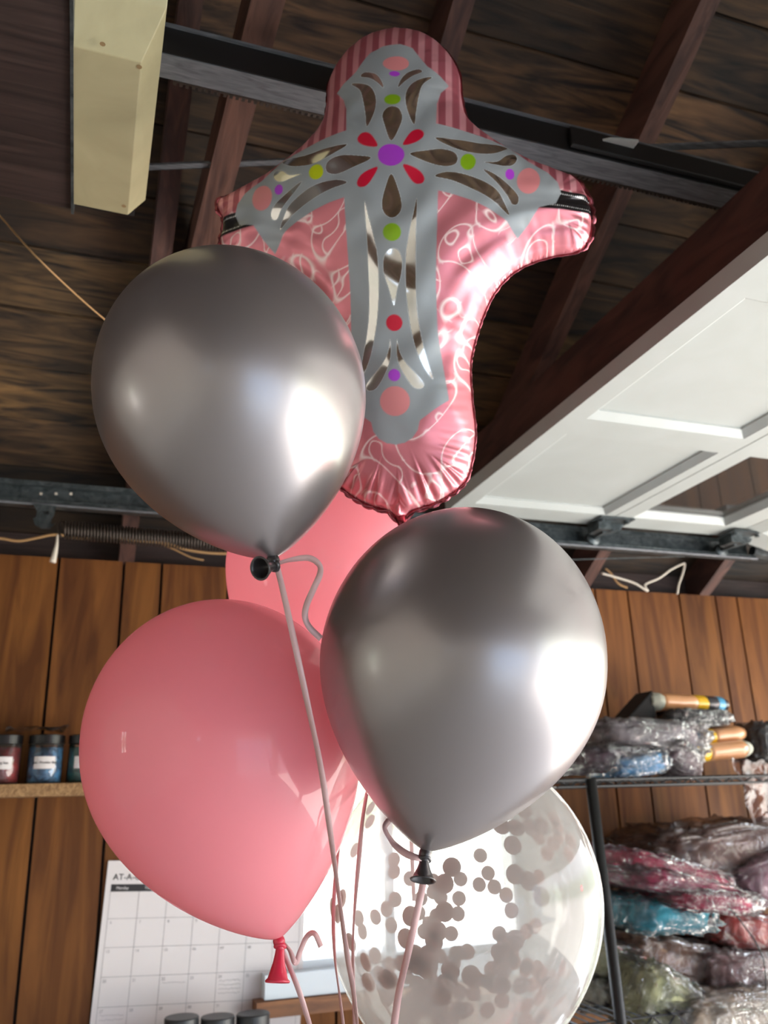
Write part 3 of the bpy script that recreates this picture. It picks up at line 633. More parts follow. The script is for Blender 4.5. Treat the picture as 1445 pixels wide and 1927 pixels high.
# inflated height field: solve a pressure membrane on a coarse grid
h0 = .004; gx = np.arange(-.33, .331, h0); gy = np.arange(-.57, .291, h0); GX, GY = np.meshgrid(gx, gy)
sdg = seg_dist(np.c_[GX.ravel(), GY.ravel()], outl).reshape(GX.shape); inm = sdg > 0
phi = np.where(inm, np.maximum(sdg, 0)*.05, 0.)
for it in range(2600):
    n4 = .25*(np.roll(phi, 1, 0)+np.roll(phi, -1, 0)+np.roll(phi, 1, 1)+np.roll(phi, -1, 1)+h0*h0)
    phi = np.where(inm, n4, 0)
hmax = math.sqrt(phi.max()); HS = .092
def hgt(P, sd=None):
    fx = np.clip((P[:, 0]-gx[0])/h0, 0, len(gx)-1.001); fy = np.clip((P[:, 1]-gy[0])/h0, 0, len(gy)-1.001); i = fx.astype(int); j = fy.astype(int); a = fx-i; b = fy-j
    v = phi[j, i]*(1-a)*(1-b)+phi[j, i+1]*a*(1-b)+phi[j+1, i]*(1-a)*b+phi[j+1, i+1]*a*b
    if sd is not None: v = v*np.clip(sd/.006, 0, 1)**.5
    return HS*np.sqrt(np.maximum(v, 0))/hmax
SEAM = -.088
def foil_uv(x, y):
    """where on the inflated front face the point of the print lies"""
    d = ray(x, y); n = RT[:, 2]; h = -.01
    for _ in range(14):
        P0 = TT+n*h; P = d*(P0@n/(d@n)); w = RT.T@(P-TT); h = .5*h+.5*(SEAM+float(hgt(np.array([w[:2]]))[0]))
    return w[0], w[1]
c2 = lambda l: [foil_uv(400+a/1.979, 30+b/1.979) for a, b in l]
c3 = lambda l: [foil_uv(600+a/2.726, 450+b/2.726) for a, b in l]
def closed(l, n=4):
    l = [np.array(p) for p in l]; l3 = [l[-1]]+l+[l[0], l[1]]; out = []
    for i in range(1, len(l)+1):
        p0, p1, p2, p3 = l3[i-1], l3[i], l3[i+1], l3[i+2]
        for k in range(n):
            t_ = k/n; out.append(.5*((2*p1)+(-p0+p2)*t_+(2*p0-5*p1+4*p2-p3)*t_*t_+(-p0+3*p1-3*p2+p3)*t_**3))
    return np.array(out)
def ell(cx, cy, rx, ry, f=c2): return np.array(f([(cx+rx*math.cos(a), cy+ry*math.sin(a)) for a in [i*math.pi/12 for i in range(24)]]))
cr = c2([(700, 108), (745, 122), (772, 155), (800, 190), (850, 228), (880, 262), (850, 285), (835, 325), (833, 403), (900, 418), (1000, 448), (1100, 490), (1180, 545), (1250, 585), (1285, 620), (1297, 660), (1278, 700), (1215, 715), (1180, 770), (1135, 832), (1095, 765), (1030, 718), (960, 685), (900, 665), (840, 652)])+c3([(603, 60), (600, 250), (610, 480), (632, 620), (668, 828), (590, 875), (518, 930), (508, 980), (480, 1020), (440, 1045), (387, 1055)])
cr = [np.array(p) for p in cr]; cr = cr+[np.array((-p[0], p[1])) for p in cr[::-1]]; cross_poly = np.array(cr)
SIL, WHT = (.86, .86, .86), (.31, .335, .35)
holesM = [c2(l) for l in (
 [(690, 265), (700, 235), (725, 208), (765, 198), (780, 210), (745, 222), (715, 242)],
 [(750, 402), (725, 350), (718, 300), (735, 260), (770, 238), (818, 231), (782, 260), (766, 310), (757, 360)],
 [(828, 455), (900, 460), (1000, 474), (1097, 492), (1060, 510), (980, 512), (900, 492)],
 [(735, 517), (790, 500), (850, 494), (895, 505), (912, 525), (905, 548), (870, 558), (815, 548)],
 [(1010, 545), (1060, 542), (1095, 522), (1125, 520), (1133, 538), (1115, 556), (1080, 558)],
 [(828, 598), (870, 580), (930, 585), (1000, 610), (1055, 645), (1085, 690), (1105, 745), (1060, 700), (1010, 665), (950, 635), (890, 612)],
 [(1008, 573), (1060, 595), (1110, 635), (1138, 670), (1136, 698), (1115, 700), (1095, 665), (1055, 618)])]
holesM.append(c2([(760, 680), (747, 740), (735, 790), (724, 850)])+c3([(447, 60), (443, 150), (450, 300), (470, 450), (500, 570), (545, 670), (588, 720), (560, 630), (530, 520), (508, 400), (498, 260), (497, 130), (497, 0), (502, -120)]))
holesM.append(c3([(400, 512), (415, 580), (450, 640), (500, 690), (535, 730), (538, 755), (515, 768), (480, 755), (440, 700), (410, 640), (398, 570)]))
holesC = [c2([(665, 465), (640, 405), (632, 370), (645, 347), (670, 338), (695, 347), (706, 372), (698, 405)]), c2([(665, 587), (690, 640), (704, 700), (695, 735), (668, 752), (640, 735), (630, 700), (642, 640)]),
          c3([(385, 345), (360, 260), (332, 170), (332, 100), (350, 60), (380, 45), (410, 60), (427, 110), (420, 190), (400, 270)])]
PINKG, PUR, GRN, RED = srgb(214, 132, 134)[:3], srgb(168, 60, 196)[:3], srgb(128, 168, 22)[:3], srgb(196, 18, 52)[:3]
gemC = [(ell(665, 518, 50, 40), PUR), (ell(670, 312, 31, 20), GRN), (ell(677, 213, 20, 10), PUR), (ell(682, 175, 49, 26), PINKG), (ell(668, 806, 34, 33), GRN), (ell(386, 428, 42, 42, c3), RED), (ell(387, 699, 31, 31, c3), PUR), (ell(390, 831, 77, 77, c3), PINKG)]
gemM = [(ell(951, 543, 29, 29), GRN), (ell(1107, 588, 17, 20), PUR), (ell(1176, 614, 43, 48), PINKG),
        (c2([(709, 480), (725, 445), (745, 425), (770, 422), (787, 437), (780, 455), (750, 472)]), RED), (c2([(709, 555), (745, 562), (775, 580), (789, 605), (780, 622), (755, 622), (733, 600)]), RED)]

hs = .00135; fx_ = np.arange(-.32, .3201, hs); fy_ = np.arange(-.56, .2801, hs); FX, FY = np.meshgrid(fx_, fy_)
P = np.c_[FX.ravel(), FY.ravel()]
# cheap prefilter by the coarse distance field
fi = np.clip(((P[:, 0]-gx[0])/h0).round().astype(int), 0, len(gx)-1); fj = np.clip(((P[:, 1]-gy[0])/h0).round().astype(int), 0, len(gy)-1)
cand = sdg[fj, fi] > -.008; sd = np.full(len(P), -1.); sa = np.zeros(len(P)); nr = np.zeros((len(P), 2))
r3 = seg_dist(P[cand], outl, True); sd[cand], sa[cand] = r3[0], r3[1]; nr[cand] = r3[2]
snap = np.abs(sd) < .62*hs; P[snap] = nr[snap]; sd[snap] = 0
keep = sd >= 0
idx = -np.ones(len(P), int); idx[keep] = np.arange(keep.sum()); I = idx.reshape(FX.shape)
q = np.stack([I[:-1, :-1], I[:-1, 1:], I[1:, 1:], I[1:, :-1]], -1).reshape(-1, 4)
full = q[(q >= 0).all(1)]; three = q[(q >= 0).sum(1) == 3]; tris = np.array([[v for v in r if v >= 0] for r in three])
PP = P[keep]; SD = sd[keep]; SA = sa[keep]
total = np.hypot(*(np.roll(outl, -1, 0)-outl).T).sum()
# puckers: strong at the rounded ends, faint along the hollow flanks
ends = np.exp(-((PP[:, 1]+.52)/.07)**2)+.8*np.exp(-((np.abs(PP[:, 0])-.31)/.03)**2)
ends = np.clip(ends, .07, 1)
ph = 2*math.pi*SA/total
puck = np.sin(ph*92+2.5*np.sin(ph*11))+.6*np.sin(ph*151+2*np.sin(ph*7))+.35*np.sin(ph*37)
ampl = ends*(.0034*np.exp(-SD/.022)*np.clip(SD/.004, 0, 1)+.0016*np.exp(-((SD-.03)/.022)**2))
soft = .0011*(np.sin(PP[:, 0]*70+3*np.sin(PP[:, 1]*31))+np.sin(PP[:, 1]*58+2*np.sin(PP[:, 0]*44+1)))*np.clip(SD/.03, 0, 1)
# long folds running in along each arm from the hollow corners
fold = .0022*np.sin((np.hypot(np.abs(PP[:, 0])-.26, PP[:, 1]+.34))*150)*np.exp(-((SD-.045)/.03)**2)*np.clip((-.02-PP[:, 1])/.05, 0, 1)*np.clip((PP[:, 1]+.42)/.08, 0, 1)*np.clip((np.abs(PP[:, 0])-.07)/.04, 0, 1)
H = hgt(PP, SD)+ampl*puck+soft+fold
def to_world(uv, h): return (TT[None]+np.c_[uv, h]@RT.T)*FS+np.array([0, 0, EYE])
cross = empty('foil_balloon', Vector((TT*FS+np.array([0, 0, EYE]))))
def grid_mesh(name, verts, m, flip=False):
    me = bpy.data.meshes.new(name); fq = full[:, ::-1] if flip else full; ft = tris[:, ::-1] if flip else tris
    me.from_pydata(verts.tolist(), [], fq.tolist()+ft.tolist()); me.update(); return me
# colour attribute of the print
bgc = np.tile(np.array(srgb(214, 128, 138)[:3]), (len(PP), 1)); met = np.full(len(PP), .55); rgh = np.full(len(PP), .38)
up = np.clip((PP[:, 1]-(-.045))/.003, 0, 1)[:, None]
stripe = np.clip((np.sin(PP[:, 0]*2*math.pi/.021)+.15)*2.2, 0, 1)[:, None]
bgU = np.array(srgb(232, 160, 168)[:3])*stripe+np.array(srgb(180, 96, 108)[:3])*(1-stripe)
# scroll work on the lower half
f1 = np.sin(PP[:, 0]*58+2.2*np.sin(PP[:, 1]*41+1))+np.sin(PP[:, 1]*63+2.4*np.sin(PP[:, 0]*47)); f2 = np.sin(PP[:, 0]*96+2*np.sin(PP[:, 1]*80))+np.sin(PP[:, 1]*88+2.6*np.sin(PP[:, 0]*70+2))
ln = np.maximum(np.clip(1-np.abs(f1-.2)/  .22, 0, 1), np.clip(1-np.abs(f2+.5)/.30, 0, 1)*np.clip((f1+.2)*3, 0, 1))[:, None]*.95
bgL = bgc*(1-ln)+np.array(srgb(246, 226, 222)[:3])*ln
base = bgL*(1-up)+bgU*up
met = met-.45*(ln[:, 0]*(1-up[:, 0]))
def paint(poly, colr, mt, rg, soft_=.0011):
    global base, met, rgh
    poly = np.array(poly); lo = poly.min(0)-.004; hi = poly.max(0)+.004
    m_ = (PP[:, 0] > lo[0]) & (PP[:, 0] < hi[0]) & (PP[:, 1] > lo[1]) & (PP[:, 1] < hi[1])
    if not m_.any(): return
    s = np.clip(seg_dist(PP[m_], poly)/soft_+.5, 0, 1)
    base[m_] = base[m_]*(1-s[:, None])+np.array(colr)*s[:, None]; met[m_] = met[m_]*(1-s)+mt*s; rgh[m_] = rgh[m_]*(1-s)+rg*s
# black beaded band round the arm tips
def rect(u0, u1, v0, v1): return [(u0, v0), (u1, v0), (u1, v1), (u0, v1)]
for sgn in (1, -1):
    uu = sorted((sgn*.19, sgn*.33)); v0, v1 = (-.078, -.046)
    paint(rect(uu[0], uu[1], v0, v1), (.02, .018, .02), .5, .25)
    for k in range(46):
        for vv in (v0+.006, v1-.006):
            u_ = sgn*(.235+k*.0023); paint([(u_+.0008*math.cos(a), vv+.0012*math.sin(a)) for a in (0, 1.57, 3.14, 4.71)], (.8, .8, .8), .3, .3, .0008)
paint(cross_poly, WHT, .15, .40)
mir = lambda l: [(-a, b) for a, b in l]
for l in holesM:
    for ll in (l, mir(l)): paint(closed(ll), SIL, 1.0, .13)
for l in holesC: paint(closed(l), SIL, 1.0, .13)
for l, c_ in gemM:
    for k, ll in enumerate((l, mir(l))):
        cc = srgb(186, 196, 24)[:3] if (k and c_ is GRN) else c_  # mirrored green gem is yellower: the light on it is put into the colour
        paint(closed(ll) if len(ll) < 20 else ll, cc, .05, .35)
for l, c_ in gemC: paint(l, c_, .05, .35)
def foilmat(name, attr=True, col=None):
    m = mat(name, col or (1, 1, 1, 1), .22, .9); N, L, P_ = nodes(m)
    if attr:
        for nm, sock in (('print_colour', 'Base Color'), ('print_metal', 'Metallic'), ('print_rough', 'Roughness')):
            a_ = N.new('ShaderNodeAttribute'); a_.attribute_name = nm; L.new(a_.outputs['Color' if sock == 'Base Color' else 'Fac'], P_.inputs[sock])
    return m
me = grid_mesh('front_foil', to_world(PP, SEAM+H), None)
ca = me.attributes.new('print_colour', 'FLOAT_COLOR', 'POINT'); ca.data.foreach_set('color', np.c_[base, np.ones(len(base))].astype(np.float32).ravel())
for nm, arr in (('print_metal', met), ('print_rough', rgh)):
    a_ = me.attributes.new(nm, 'FLOAT', 'POINT'); a_.data.foreach_set('value', arr.astype(np.float32))
link('front_foil', me, foilmat('printed_foil'), cross, True)
# back half, coarser
st_ = 3; I2 = idx.reshape(FX.shape)
me = grid_mesh('back_foil', to_world(PP, SEAM-(hgt(PP, SD)*.95+ampl*puck*.8)), None, True)
link('back_foil', me, foilmat('pink_back_foil', False, srgb(204, 116, 126)), cross, True)
# flat welded rim with a torn, saw-like edge
rv = []; rf = []; nO = 900; cum = np.r_[0, np.cumsum(np.hypot(*(np.roll(outl, -1, 0)-outl).T))]; oc = np.r_[outl, outl[:1]]
uvr = np.c_[np.interp(np.linspace(0, cum[-1], nO, endpoint=False), cum, oc[:, 0]), np.interp(np.linspace(0, cum[-1], nO, endpoint=False), cum, oc[:, 1])]
tg = np.roll(uvr, -3, 0)-np.roll(uvr, 3, 0); tg /= np.hypot(*tg.T)[:, None]; no_ = np.c_[tg[:, 1], -tg[:, 0]]
if seg_dist(uvr[:1]+no_[:1]*.003, outl)[0] > 0: no_ = -no_
sphase = np.arange(nO)/nO*2*math.pi
ew = np.clip(np.exp(-((uvr[:, 1]+.53)/.06)**2)+np.exp(-((np.abs(uvr[:, 0])-.31)/.03)**2), .25, 1)
wv = .0018+.0036*ew+ew*.0028*np.abs(np.sin(sphase*60+2*np.sin(sphase*9)))+.0008*rng.random(nO); hw = ew*.0022*np.sin(sphase*92+2.5*np.sin(sphase*11))
inner = to_world(uvr-no_*.001, np.full(nO, SEAM)); mid = to_world(uvr+no_*wv[:, None]*.5, SEAM+hw*.6); outer = to_world(uvr+no_*wv[:, None], SEAM+hw)
rv = np.concatenate([inner, mid, outer]).tolist()
for i in range(nO):
    j = (i+1) % nO; rf += [(i, j, nO+j, nO+i), (nO+i, nO+j, 2*nO+j, 2*nO+i)]
me = bpy.data.meshes.new('welded_rim'); me.from_pydata(rv, [], rf); me.update()
o = link('welded_rim', me, foilmat('rim_foil', False, srgb(150, 78, 86)), cross, True)
sm_ = o.modifiers.new('thickness', 'SOLIDIFY'); sm_.thickness = .0004
tl = to_world(np.array([(0, -.54), (.004, -.56), (.0, -.585)]), np.array([SEAM, SEAM, SEAM]))
MB().tube([Vector(v) for v in tl], [.008, .0045, .006], 10).build('filling_neck', foilmat('neck_foil', False, srgb(170, 84, 94)), cross, True)
tag(cross, 'large pink and silver foil cross balloon printed with jewels above the others', 'balloon')
ribbon([Vector(tl[2]), Vector(tl[2])+Vector((0, .01, -.06)), Vector(tl[2])+Vector((.01, .03, -.2)), Vector(tl[2])+Vector((.02, .05, -.42))], .005, 'pale ribbon hanging from the neck of the foil cross behind the lower silver balloon')

# ------------------------------------------------------------------ wall shelf with jars (left)
sh = MB().box(*box_e((-.75, 2.05, .050-.026), (.10, YB, .050))).build('wall_shelf', M['osb'])
tag(sh, 'raw particle board shelf on the left wall holding small jars', 'shelf')
M['lid'] = mat('black_plastic_lid', srgb(16, 16, 18), .35)
M['jar'] = glassy('clear_jar_plastic', (.96, .97, .98, 1), .04, .04, gloss=1.4)
def powder(name, c1, c2):
    return grain(name, c1, c2, (1, 1, 1), 60, .5, .3, detail=4)
pw = [powder('red_powder', srgb(150, 22, 30), srgb(84, 10, 16)), powder('blue_powder', srgb(70, 140, 190), srgb(22, 56, 84)), powder('teal_powder', srgb(24, 120, 118), srgb(8, 54, 58)), powder('violet_powder', srgb(90, 50, 120), srgb(40, 20, 60))]
def text_mesh(txt, size, origin, m, parent, name='label_text', xd=Vector((1, 0, 0)), zd=Vector((0, 0, 1)), ext=.0003, bend=None):
    cu = bpy.data.curves.new(name, 'FONT'); cu.body = txt; cu.size = size; cu.extrude = ext; cu.align_x = 'CENTER'; cu.align_y = 'CENTER'
    to = bpy.data.objects.new(name, cu); me = bpy.data.meshes.new_from_object(to); bpy.data.objects.remove(to)
    R_ = Matrix((xd, zd, xd.cross(zd))).transposed().to_4x4(); me.transform(Matrix.Translation(origin) @ R_)
    if bend:
        cx, cy, r = bend
        for v in me.vertices:
            a_ = (v.co.x-cx)/r; dy = v.co.y-origin.y; v.co.x = cx+(r-dy)*math.sin(a_); v.co.y = cy-(r-dy)*math.cos(a_)
    return link(name, me, m, parent)
def jar(x, y, z, r, h, powm, label, text=None, fill=.86, lidm=None):
    c = Vector((x, y, z+EYE)); root = empty('powder_jar', c)
    MB().lathe([(0, 0), (r*.92, 0), (r, .004), (r, h*.78), (r*.93, h*.83), (r*.93, h*.86)], c, n=32).build('jar_body', M['jar'], root, True)
    MB().lathe([(0, .003), (r*.9, .003), (r*.955, .006), (r*.955, h*fill*.86), (0, h*fill*.86)], c, n=32).build('contents', powm, root, True)
    lp = [(0, h*.82), (r*1.0, h*.82)]+[(r*(1.02), h*.82), (r*1.02, h*.985), (r*.97, h), (0, h)]
    MB().lathe(lp, c, n=40).build('lid', lidm or M['lid'], root, False)
    if text:
        lb = MB(); vs = []; n_ = 10; rr = r*1.012; aw = .62
        for k in range(n_+1):
            a_ = -aw+2*aw*k/n_
            for zz in (h*.30, h*.55):
                vs += [(c.x+rr*math.sin(a_), c.y-rr*math.cos(a_), c.z+zz)]
        lb.add(vs, [(2*k, 2*k+2, 2*k+3, 2*k+1) for k in range(n_)]); lo_ = lb.build('paper_label', M['paper'], root)
        text_mesh(text, .0072, Vector((c.x, c.y-rr-.0005, c.z+h*.425)), M['ink'], lo_, bend=(c.x, c.y, rr+.0006))
    return tag(root, label, 'jar', 'dark lidded jars on the wall shelves')
jy = 2.105
for (xa, r, pm, lab, tx) in ((-.157, .037, 0, 'small jar of red powder with black lid and white label at the far left', 'Rising Sun'), (-.070, .037, 1, 'small jar of blue powder with black lid between the red and teal jars', 'Tint - Powder Blue'),
                            (.012, .036, 2, 'small jar of teal powder with black lid half behind the pink balloon', 'Lagoon')):
    jar(xa, jy, .050, r, .104, pw[pm], lab, tx)
# thin film laid over the lids
def film_sheet(name, pts, m, label, cat, amp=.012, seed=0, n=36, parent=None):
    a, b, c, d = [Vector(p) for p in pts]; vs = []; fs = []
    for i in range(n+1):
        for j in range(n+1):
            u, v = i/n, j/n; p = a.lerp(b, u).lerp(d.lerp(c, u), v)
            p = p+Vector((noise.noise(p*22+Vector((seed, 0, 0))), noise.noise(p*22+Vector((0, seed, 5))), noise.noise(p*34+Vector((3, seed, 0)))))*amp
            vs.append(p)
    for i in range(n):
        for j in range(n): k = i*(n+1)+j; fs.append((k, k+1, k+n+2, k+n+1))
    o = MB().add(vs, fs).build(name, m, parent, True)
    return tag(o, label, cat) if not parent else o
film_sheet('plastic_film', [V((-.16, 2.075, .164)), V((-.03, 2.075, .166)), V((-.035, 2.15, .172)), V((-.15, 2.15, .170))], M['film'], 'scrap of clear film lying over the jar lids on the left shelf', 'plastic film', .014, 3)

# ------------------------------------------------------------------ calendar
cx0, cx1, cz1, cz0 = .082, .548, -.128, -.60
cal = empty('wall_calendar', V(((cx0+cx1)/2, YB, cz1)))
cyy = YB-.006
MB().box(*box_e((cx0, cyy, cz0), (cx1, YB-.0005, cz1))).build('paper_sheet', M['paper'], cal)
gz1 = cz1-.062; ch_ = .0585; cw = (cx1-cx0-.024)/7; gx0 = cx0+.012
MB().box(*box_e((gx0, cyy-.0006, gz1-.003), (gx0+7*cw, cyy, gz1+.0125))).build('weekday_bar', M['ink'], cal)
g = MB()
for k in range(8): g.box(*box_e((gx0+k*cw-.0005, cyy-.0004, gz1-6*ch_), (gx0+k*cw+.0005, cyy, gz1)))
for k in range(1, 7): g.box(*box_e((gx0, cyy-.0004, gz1-k*ch_-.0005), (gx0+7*cw, cyy, gz1-k*ch_+.0005)))
g.build('grid_lines', M['inkgrey'], cal)
text_mesh('AT-A-GLANCE', .0185, V((gx0+.062, cyy-.0006, gz1+.027)), M['ink'], cal, 'heading')
for k, dname in enumerate(('Monday', 'Tuesday', 'Wednesday', 'Thursday', 'Friday', 'Saturday', 'Sunday')):
    text_mesh(dname, .0085, V((gx0+cw*(k+.4), cyy-.0009, gz1+.0045)), M['paper'], cal, 'weekday')
num = 1; T_ = []
for rw in range(1, 6):
    for c_ in range(7):
        nn = (rw-1)*7+c_+6
        if nn <= 31: text_mesh(str(nn), .0085, V((gx0+cw*c_+.008, cyy-.0006, gz1-rw*ch_-.008)), M['inkgrey'], cal, 'date_number')
scr = MB()
for (c_, rw, rows) in ((2, 3, 1), (4, 3, 4), (6, 3, 4), (0, 4, 2), (6, 1, 1)):
    for q_ in range(rows):
        x_ = gx0+cw*c_+.006; z_ = gz1-rw*ch_-.016-q_*.0085; pts = []
        while x_ < gx0+cw*(c_+1)-.006:
            pts.append(V((x_, cyy-.0006, z_+random.uniform(-.0018, .0018)))); x_ += .0022
        scr.tube(pts, .0004, 4)
scr.build('handwriting', M['inkgrey'], cal)
cal.rotation_euler = (0, .045, 0)
tag(cal, 'white monthly paper calendar hanging on the panelled wall under the pink balloon', 'calendar')

# lower shelf with three dark-lidded jars and a clear bag
ls_ = MB().box(*box_e((-.1, 1.95, -.575), (.75, YB, -.55))).build('wall_shelf', M['osb']); tag(ls_, 'low particle board shelf below the calendar holding three jars', 'shelf')
M['lidgrey'] = mat('dark_grey_lid', srgb(44, 46, 48), .4)
for k, (x_, y_) in enumerate(((342, 1913), (410, 1912), (476, 1906))):
    p = onY(x_, y_, 2.06); h = p.z-EYE+.55
    jar(p.x, 2.06, -.55, .035, h, pw[(3, 0, 1)[k]], ('jar with dark lid, leftmost of three at the photo bottom before the calendar', 'jar with dark lid, middle of three at the photo bottom before the calendar', 'tallest jar with dark lid, rightmost of three before the calendar')[k], None, lidm=M['lidgrey'])

# ------------------------------------------------------------------ bagged garments and rolls on the rack
def blob(c, size, rot, seed, e1=.5, e2=.5, nu=56, nv=36, amp=.12, fr=3.2, ridg=.05, sag=0.):
    """rounded folded mass with creases; c in world space"""
    c = Vector(c); R_ = Matrix.Rotation(rot[2], 3, 'Z') @ Matrix.Rotation(rot[1], 3, 'Y') @ Matrix.Rotation(rot[0], 3, 'X'); vs = []; fs = []
    pw_ = lambda v, e: math.copysign(abs(v)**e, v)
    for i in range(nv+1):
        la = -math.pi/2+math.pi*i/nv
        for j in range(nu):
            lo = 2*math.pi*j/nu
            p = Vector((pw_(math.cos(la), e1)*pw_(math.cos(lo), e2), pw_(math.cos(la), e1)*pw_(math.sin(lo), e2), pw_(math.sin(la), e1)))
            n1 = noise.fractal(p*fr+Vector((seed*7.1, seed*3.3, 0)), .8, 2.1, 4); n2 = 1-abs(noise.noise(Vector((p.x*fr*1.2, p.y*fr*2.2, p.z*fr*3))+Vector((0, seed*5, 9))))*2
            k = 1+amp*n1+ridg*n2
            q_ = Vector((p.x*size[0]*k, p.y*size[1]*k, p.z*size[2]*(k+.5*amp*n1)))
            q_.z -= sag*(p.x**2)*size[2]
            vs.append(c+R_ @ q_)
    for i in range(nv):
        for j in range(nu): fs.append((i*nu+j, i*nu+(j+1) % nu, (i+1)*nu+(j+1) % nu, (i+1)*nu+j))
    return MB().add(vs, fs)
def cloth(name, c, rough=.75):
    return grain(name, srgb(*c), srgb(*[int(v*.62) for v in c]), (1, 1, 1), 14, rough, .3, detail=5)
def bagged(name, c, size, rot, colr, seed, label, film='film', e=(.42, .42), amp=.12, cat='bag', inner=.9, sag=0., parts=None):
    size = [size[0]*(1.12 if seed >= 8 else 1.0), size[1], size[2]*(1.3 if seed >= 8 else 1.15)]; root = empty(name, c)
    if colr: blob(c, [s*inner for s in size], rot, seed, e[0], e[1], amp=amp*.8, ridg=.05, sag=sag).build('folded_garment', cloth(name+'_cloth', colr), root, True)
    blob(c, size, rot, seed+.37, e[0], e[1], amp=amp*1.3, ridg=.10, fr=4.2, sag=sag, nu=80, nv=48).build('plastic_wrap', M[film], root, True)
    return tag(root, label, cat, 'bagged garments on the wire rack')
SZ = .034   # top rack shelf height
def at(x_, y_, Y): return onY(x_, y_, Y)
bagged('bagged_garment', at(1190, 1392, 1.93), (.150, .13, .034), (0, .06, .0), (176, 164, 168), 1, 'grey folded garment in crinkled clear bag, top of the left pile on the rack top')
bagged('bagged_garment', at(1130, 1432, 1.90), (.105, .12, .026), (0, .0, .1), (120, 96, 112), 2, 'dark mauve garment in clear bag under the grey one beside the silver balloon')
bagged('bagged_garment', at(1180, 1440, 1.84), (.078, .07, .022), (0, -.12, .0), (110, 186, 240), 3, 'bright blue bagged garment at the front edge of the rack top shelf')
bagged('bagged_garment', at(1262, 1428, 1.86), (.05, .07, .03), (0, .5, 0), (170, 146, 150), 4, 'small crumpled clear bag sagging beside the blue garment on the top shelf')
def roll(pA, pB, r, bands, label, cap=None, flat=.66):
    pA, pB = Vector(pA), Vector(pB); d = (pB-pA).normalized(); root = empty('wrapped_roll', pA); n_ = 20; L_ = (pB-pA).length
    u = Vector((0, 0, 1)); w = d.cross(u).normalized(); u = w.cross(d)
    for (t0, t1, m, nm) in bands:
        vs = []; fs = []; k_ = 8
        for i in range(k_+1):
            t_ = t0+(t1-t0)*i/k_; c_ = pA.lerp(pB, t_); e_ = 1-.25*max(0, (abs(t_-.5)-.42)/.08)
            for j in range(n_):
                a_ = 2*math.pi*j/n_; rr = r*e_*(1+.06*noise.noise(Vector((t_*9, math.cos(a_)*2, math.sin(a_)*2+pA.x*30))))
                vs.append(c_+u*math.sin(a_)*rr*flat+w*math.cos(a_)*rr)
        for i in range(k_):
            for j in range(n_): fs.append((i*n_+j, i*n_+(j+1) % n_, (i+1)*n_+(j+1) % n_, (i+1)*n_+j))
        fs += [tuple(range(n_-1, -1, -1)), tuple(k_*n_+j for j in range(n_))]
        MB().add(vs, fs).build(nm, m, root, True)
    return tag(root, label, 'roll', 'wrapped rolls on the rack top')
M['kraft'] = mat('tan_kraft_wrap', srgb(206, 150, 104), .3, 0, Coat_Weight=.6); M['yellow'] = mat('yellow_band', srgb(232, 182, 30), .35, 0, Coat_Weight=.5)
M['bluep'] = mat('blue_print_band', srgb(76, 160, 200), .35, 0, Coat_Weight=.5); M['dark'] = mat('dark_band', srgb(48, 44, 50), .35, 0, Coat_Weight=.5)
M['felt'] = mat('pale_felt_end', srgb(176, 176, 160), .9)
K, Y_, Bl, Dk, Fe = M['kraft'], M['yellow'], M['bluep'], M['dark'], M['felt']
yy_ = 1.97
roll(at(1218, 1320, yy_), at(1360, 1328, yy_), .036, [(0, .13, Fe, 'felt_end'), (.13, .56, K, 'wrapper'), (.56, .70, Y_, 'yellow_band'), (.70, .84, Dk, 'dark_band'), (.84, .93, Bl, 'blue_band'), (.93, 1, Dk, 'wrapper_end')], 'tan wrapped roll with yellow band and pale felt end, topmost on the rack')
roll(at(1262, 1396, yy_-.03), at(1392, 1380, yy_-.03), .034, [(0, .12, Dk, 'wrapper_end'), (.12, .22, Bl, 'blue_band'), (.22, .36, Dk, 'dark_band'), (.36, .54, Y_, 'yellow_band'), (.54, 1, K, 'wrapper')], 'tan wrapped roll with blue stripe, under the dark bag on the rack top')
roll(at(1288, 1420, yy_-.06), at(1404, 1408, yy_-.06), .035, [(0, .30, Y_, 'yellow_band'), (.30, .88, K, 'wrapper'), (.88, 1, Fe, 'felt_end')], 'tan wrapped roll with wide yellow band lying on the top wire shelf')
bagged('bagged_garment', at(1300, 1353, yy_-.01), (.088, .06, .018), (0, .02, 0), (44, 44, 48), 6, 'flat black garment in clear bag between the tan rolls')
# black wedge at the left end of the top roll
dk = MB(); a, b, c_ = at(1168, 1358, 1.97), at(1220, 1300, 1.97), at(1228, 1352, 1.97)
plate(dk, [a, b, c_], 1.95, .08); o = dk.build('black_pouch', mat('black_pouch_cloth', srgb(12, 10, 10), .8), None, bevel=.004); tag(o, 'black pointed pouch leaning at the left end of the topmost roll', 'pouch')
bagged('bagged_garment', at(1440, 1398, 1.98), (.075, .08, .042), (0, 0, 0), (54, 56, 56), 7, 'dark grey garment in clear bag at the right end of the rack top')
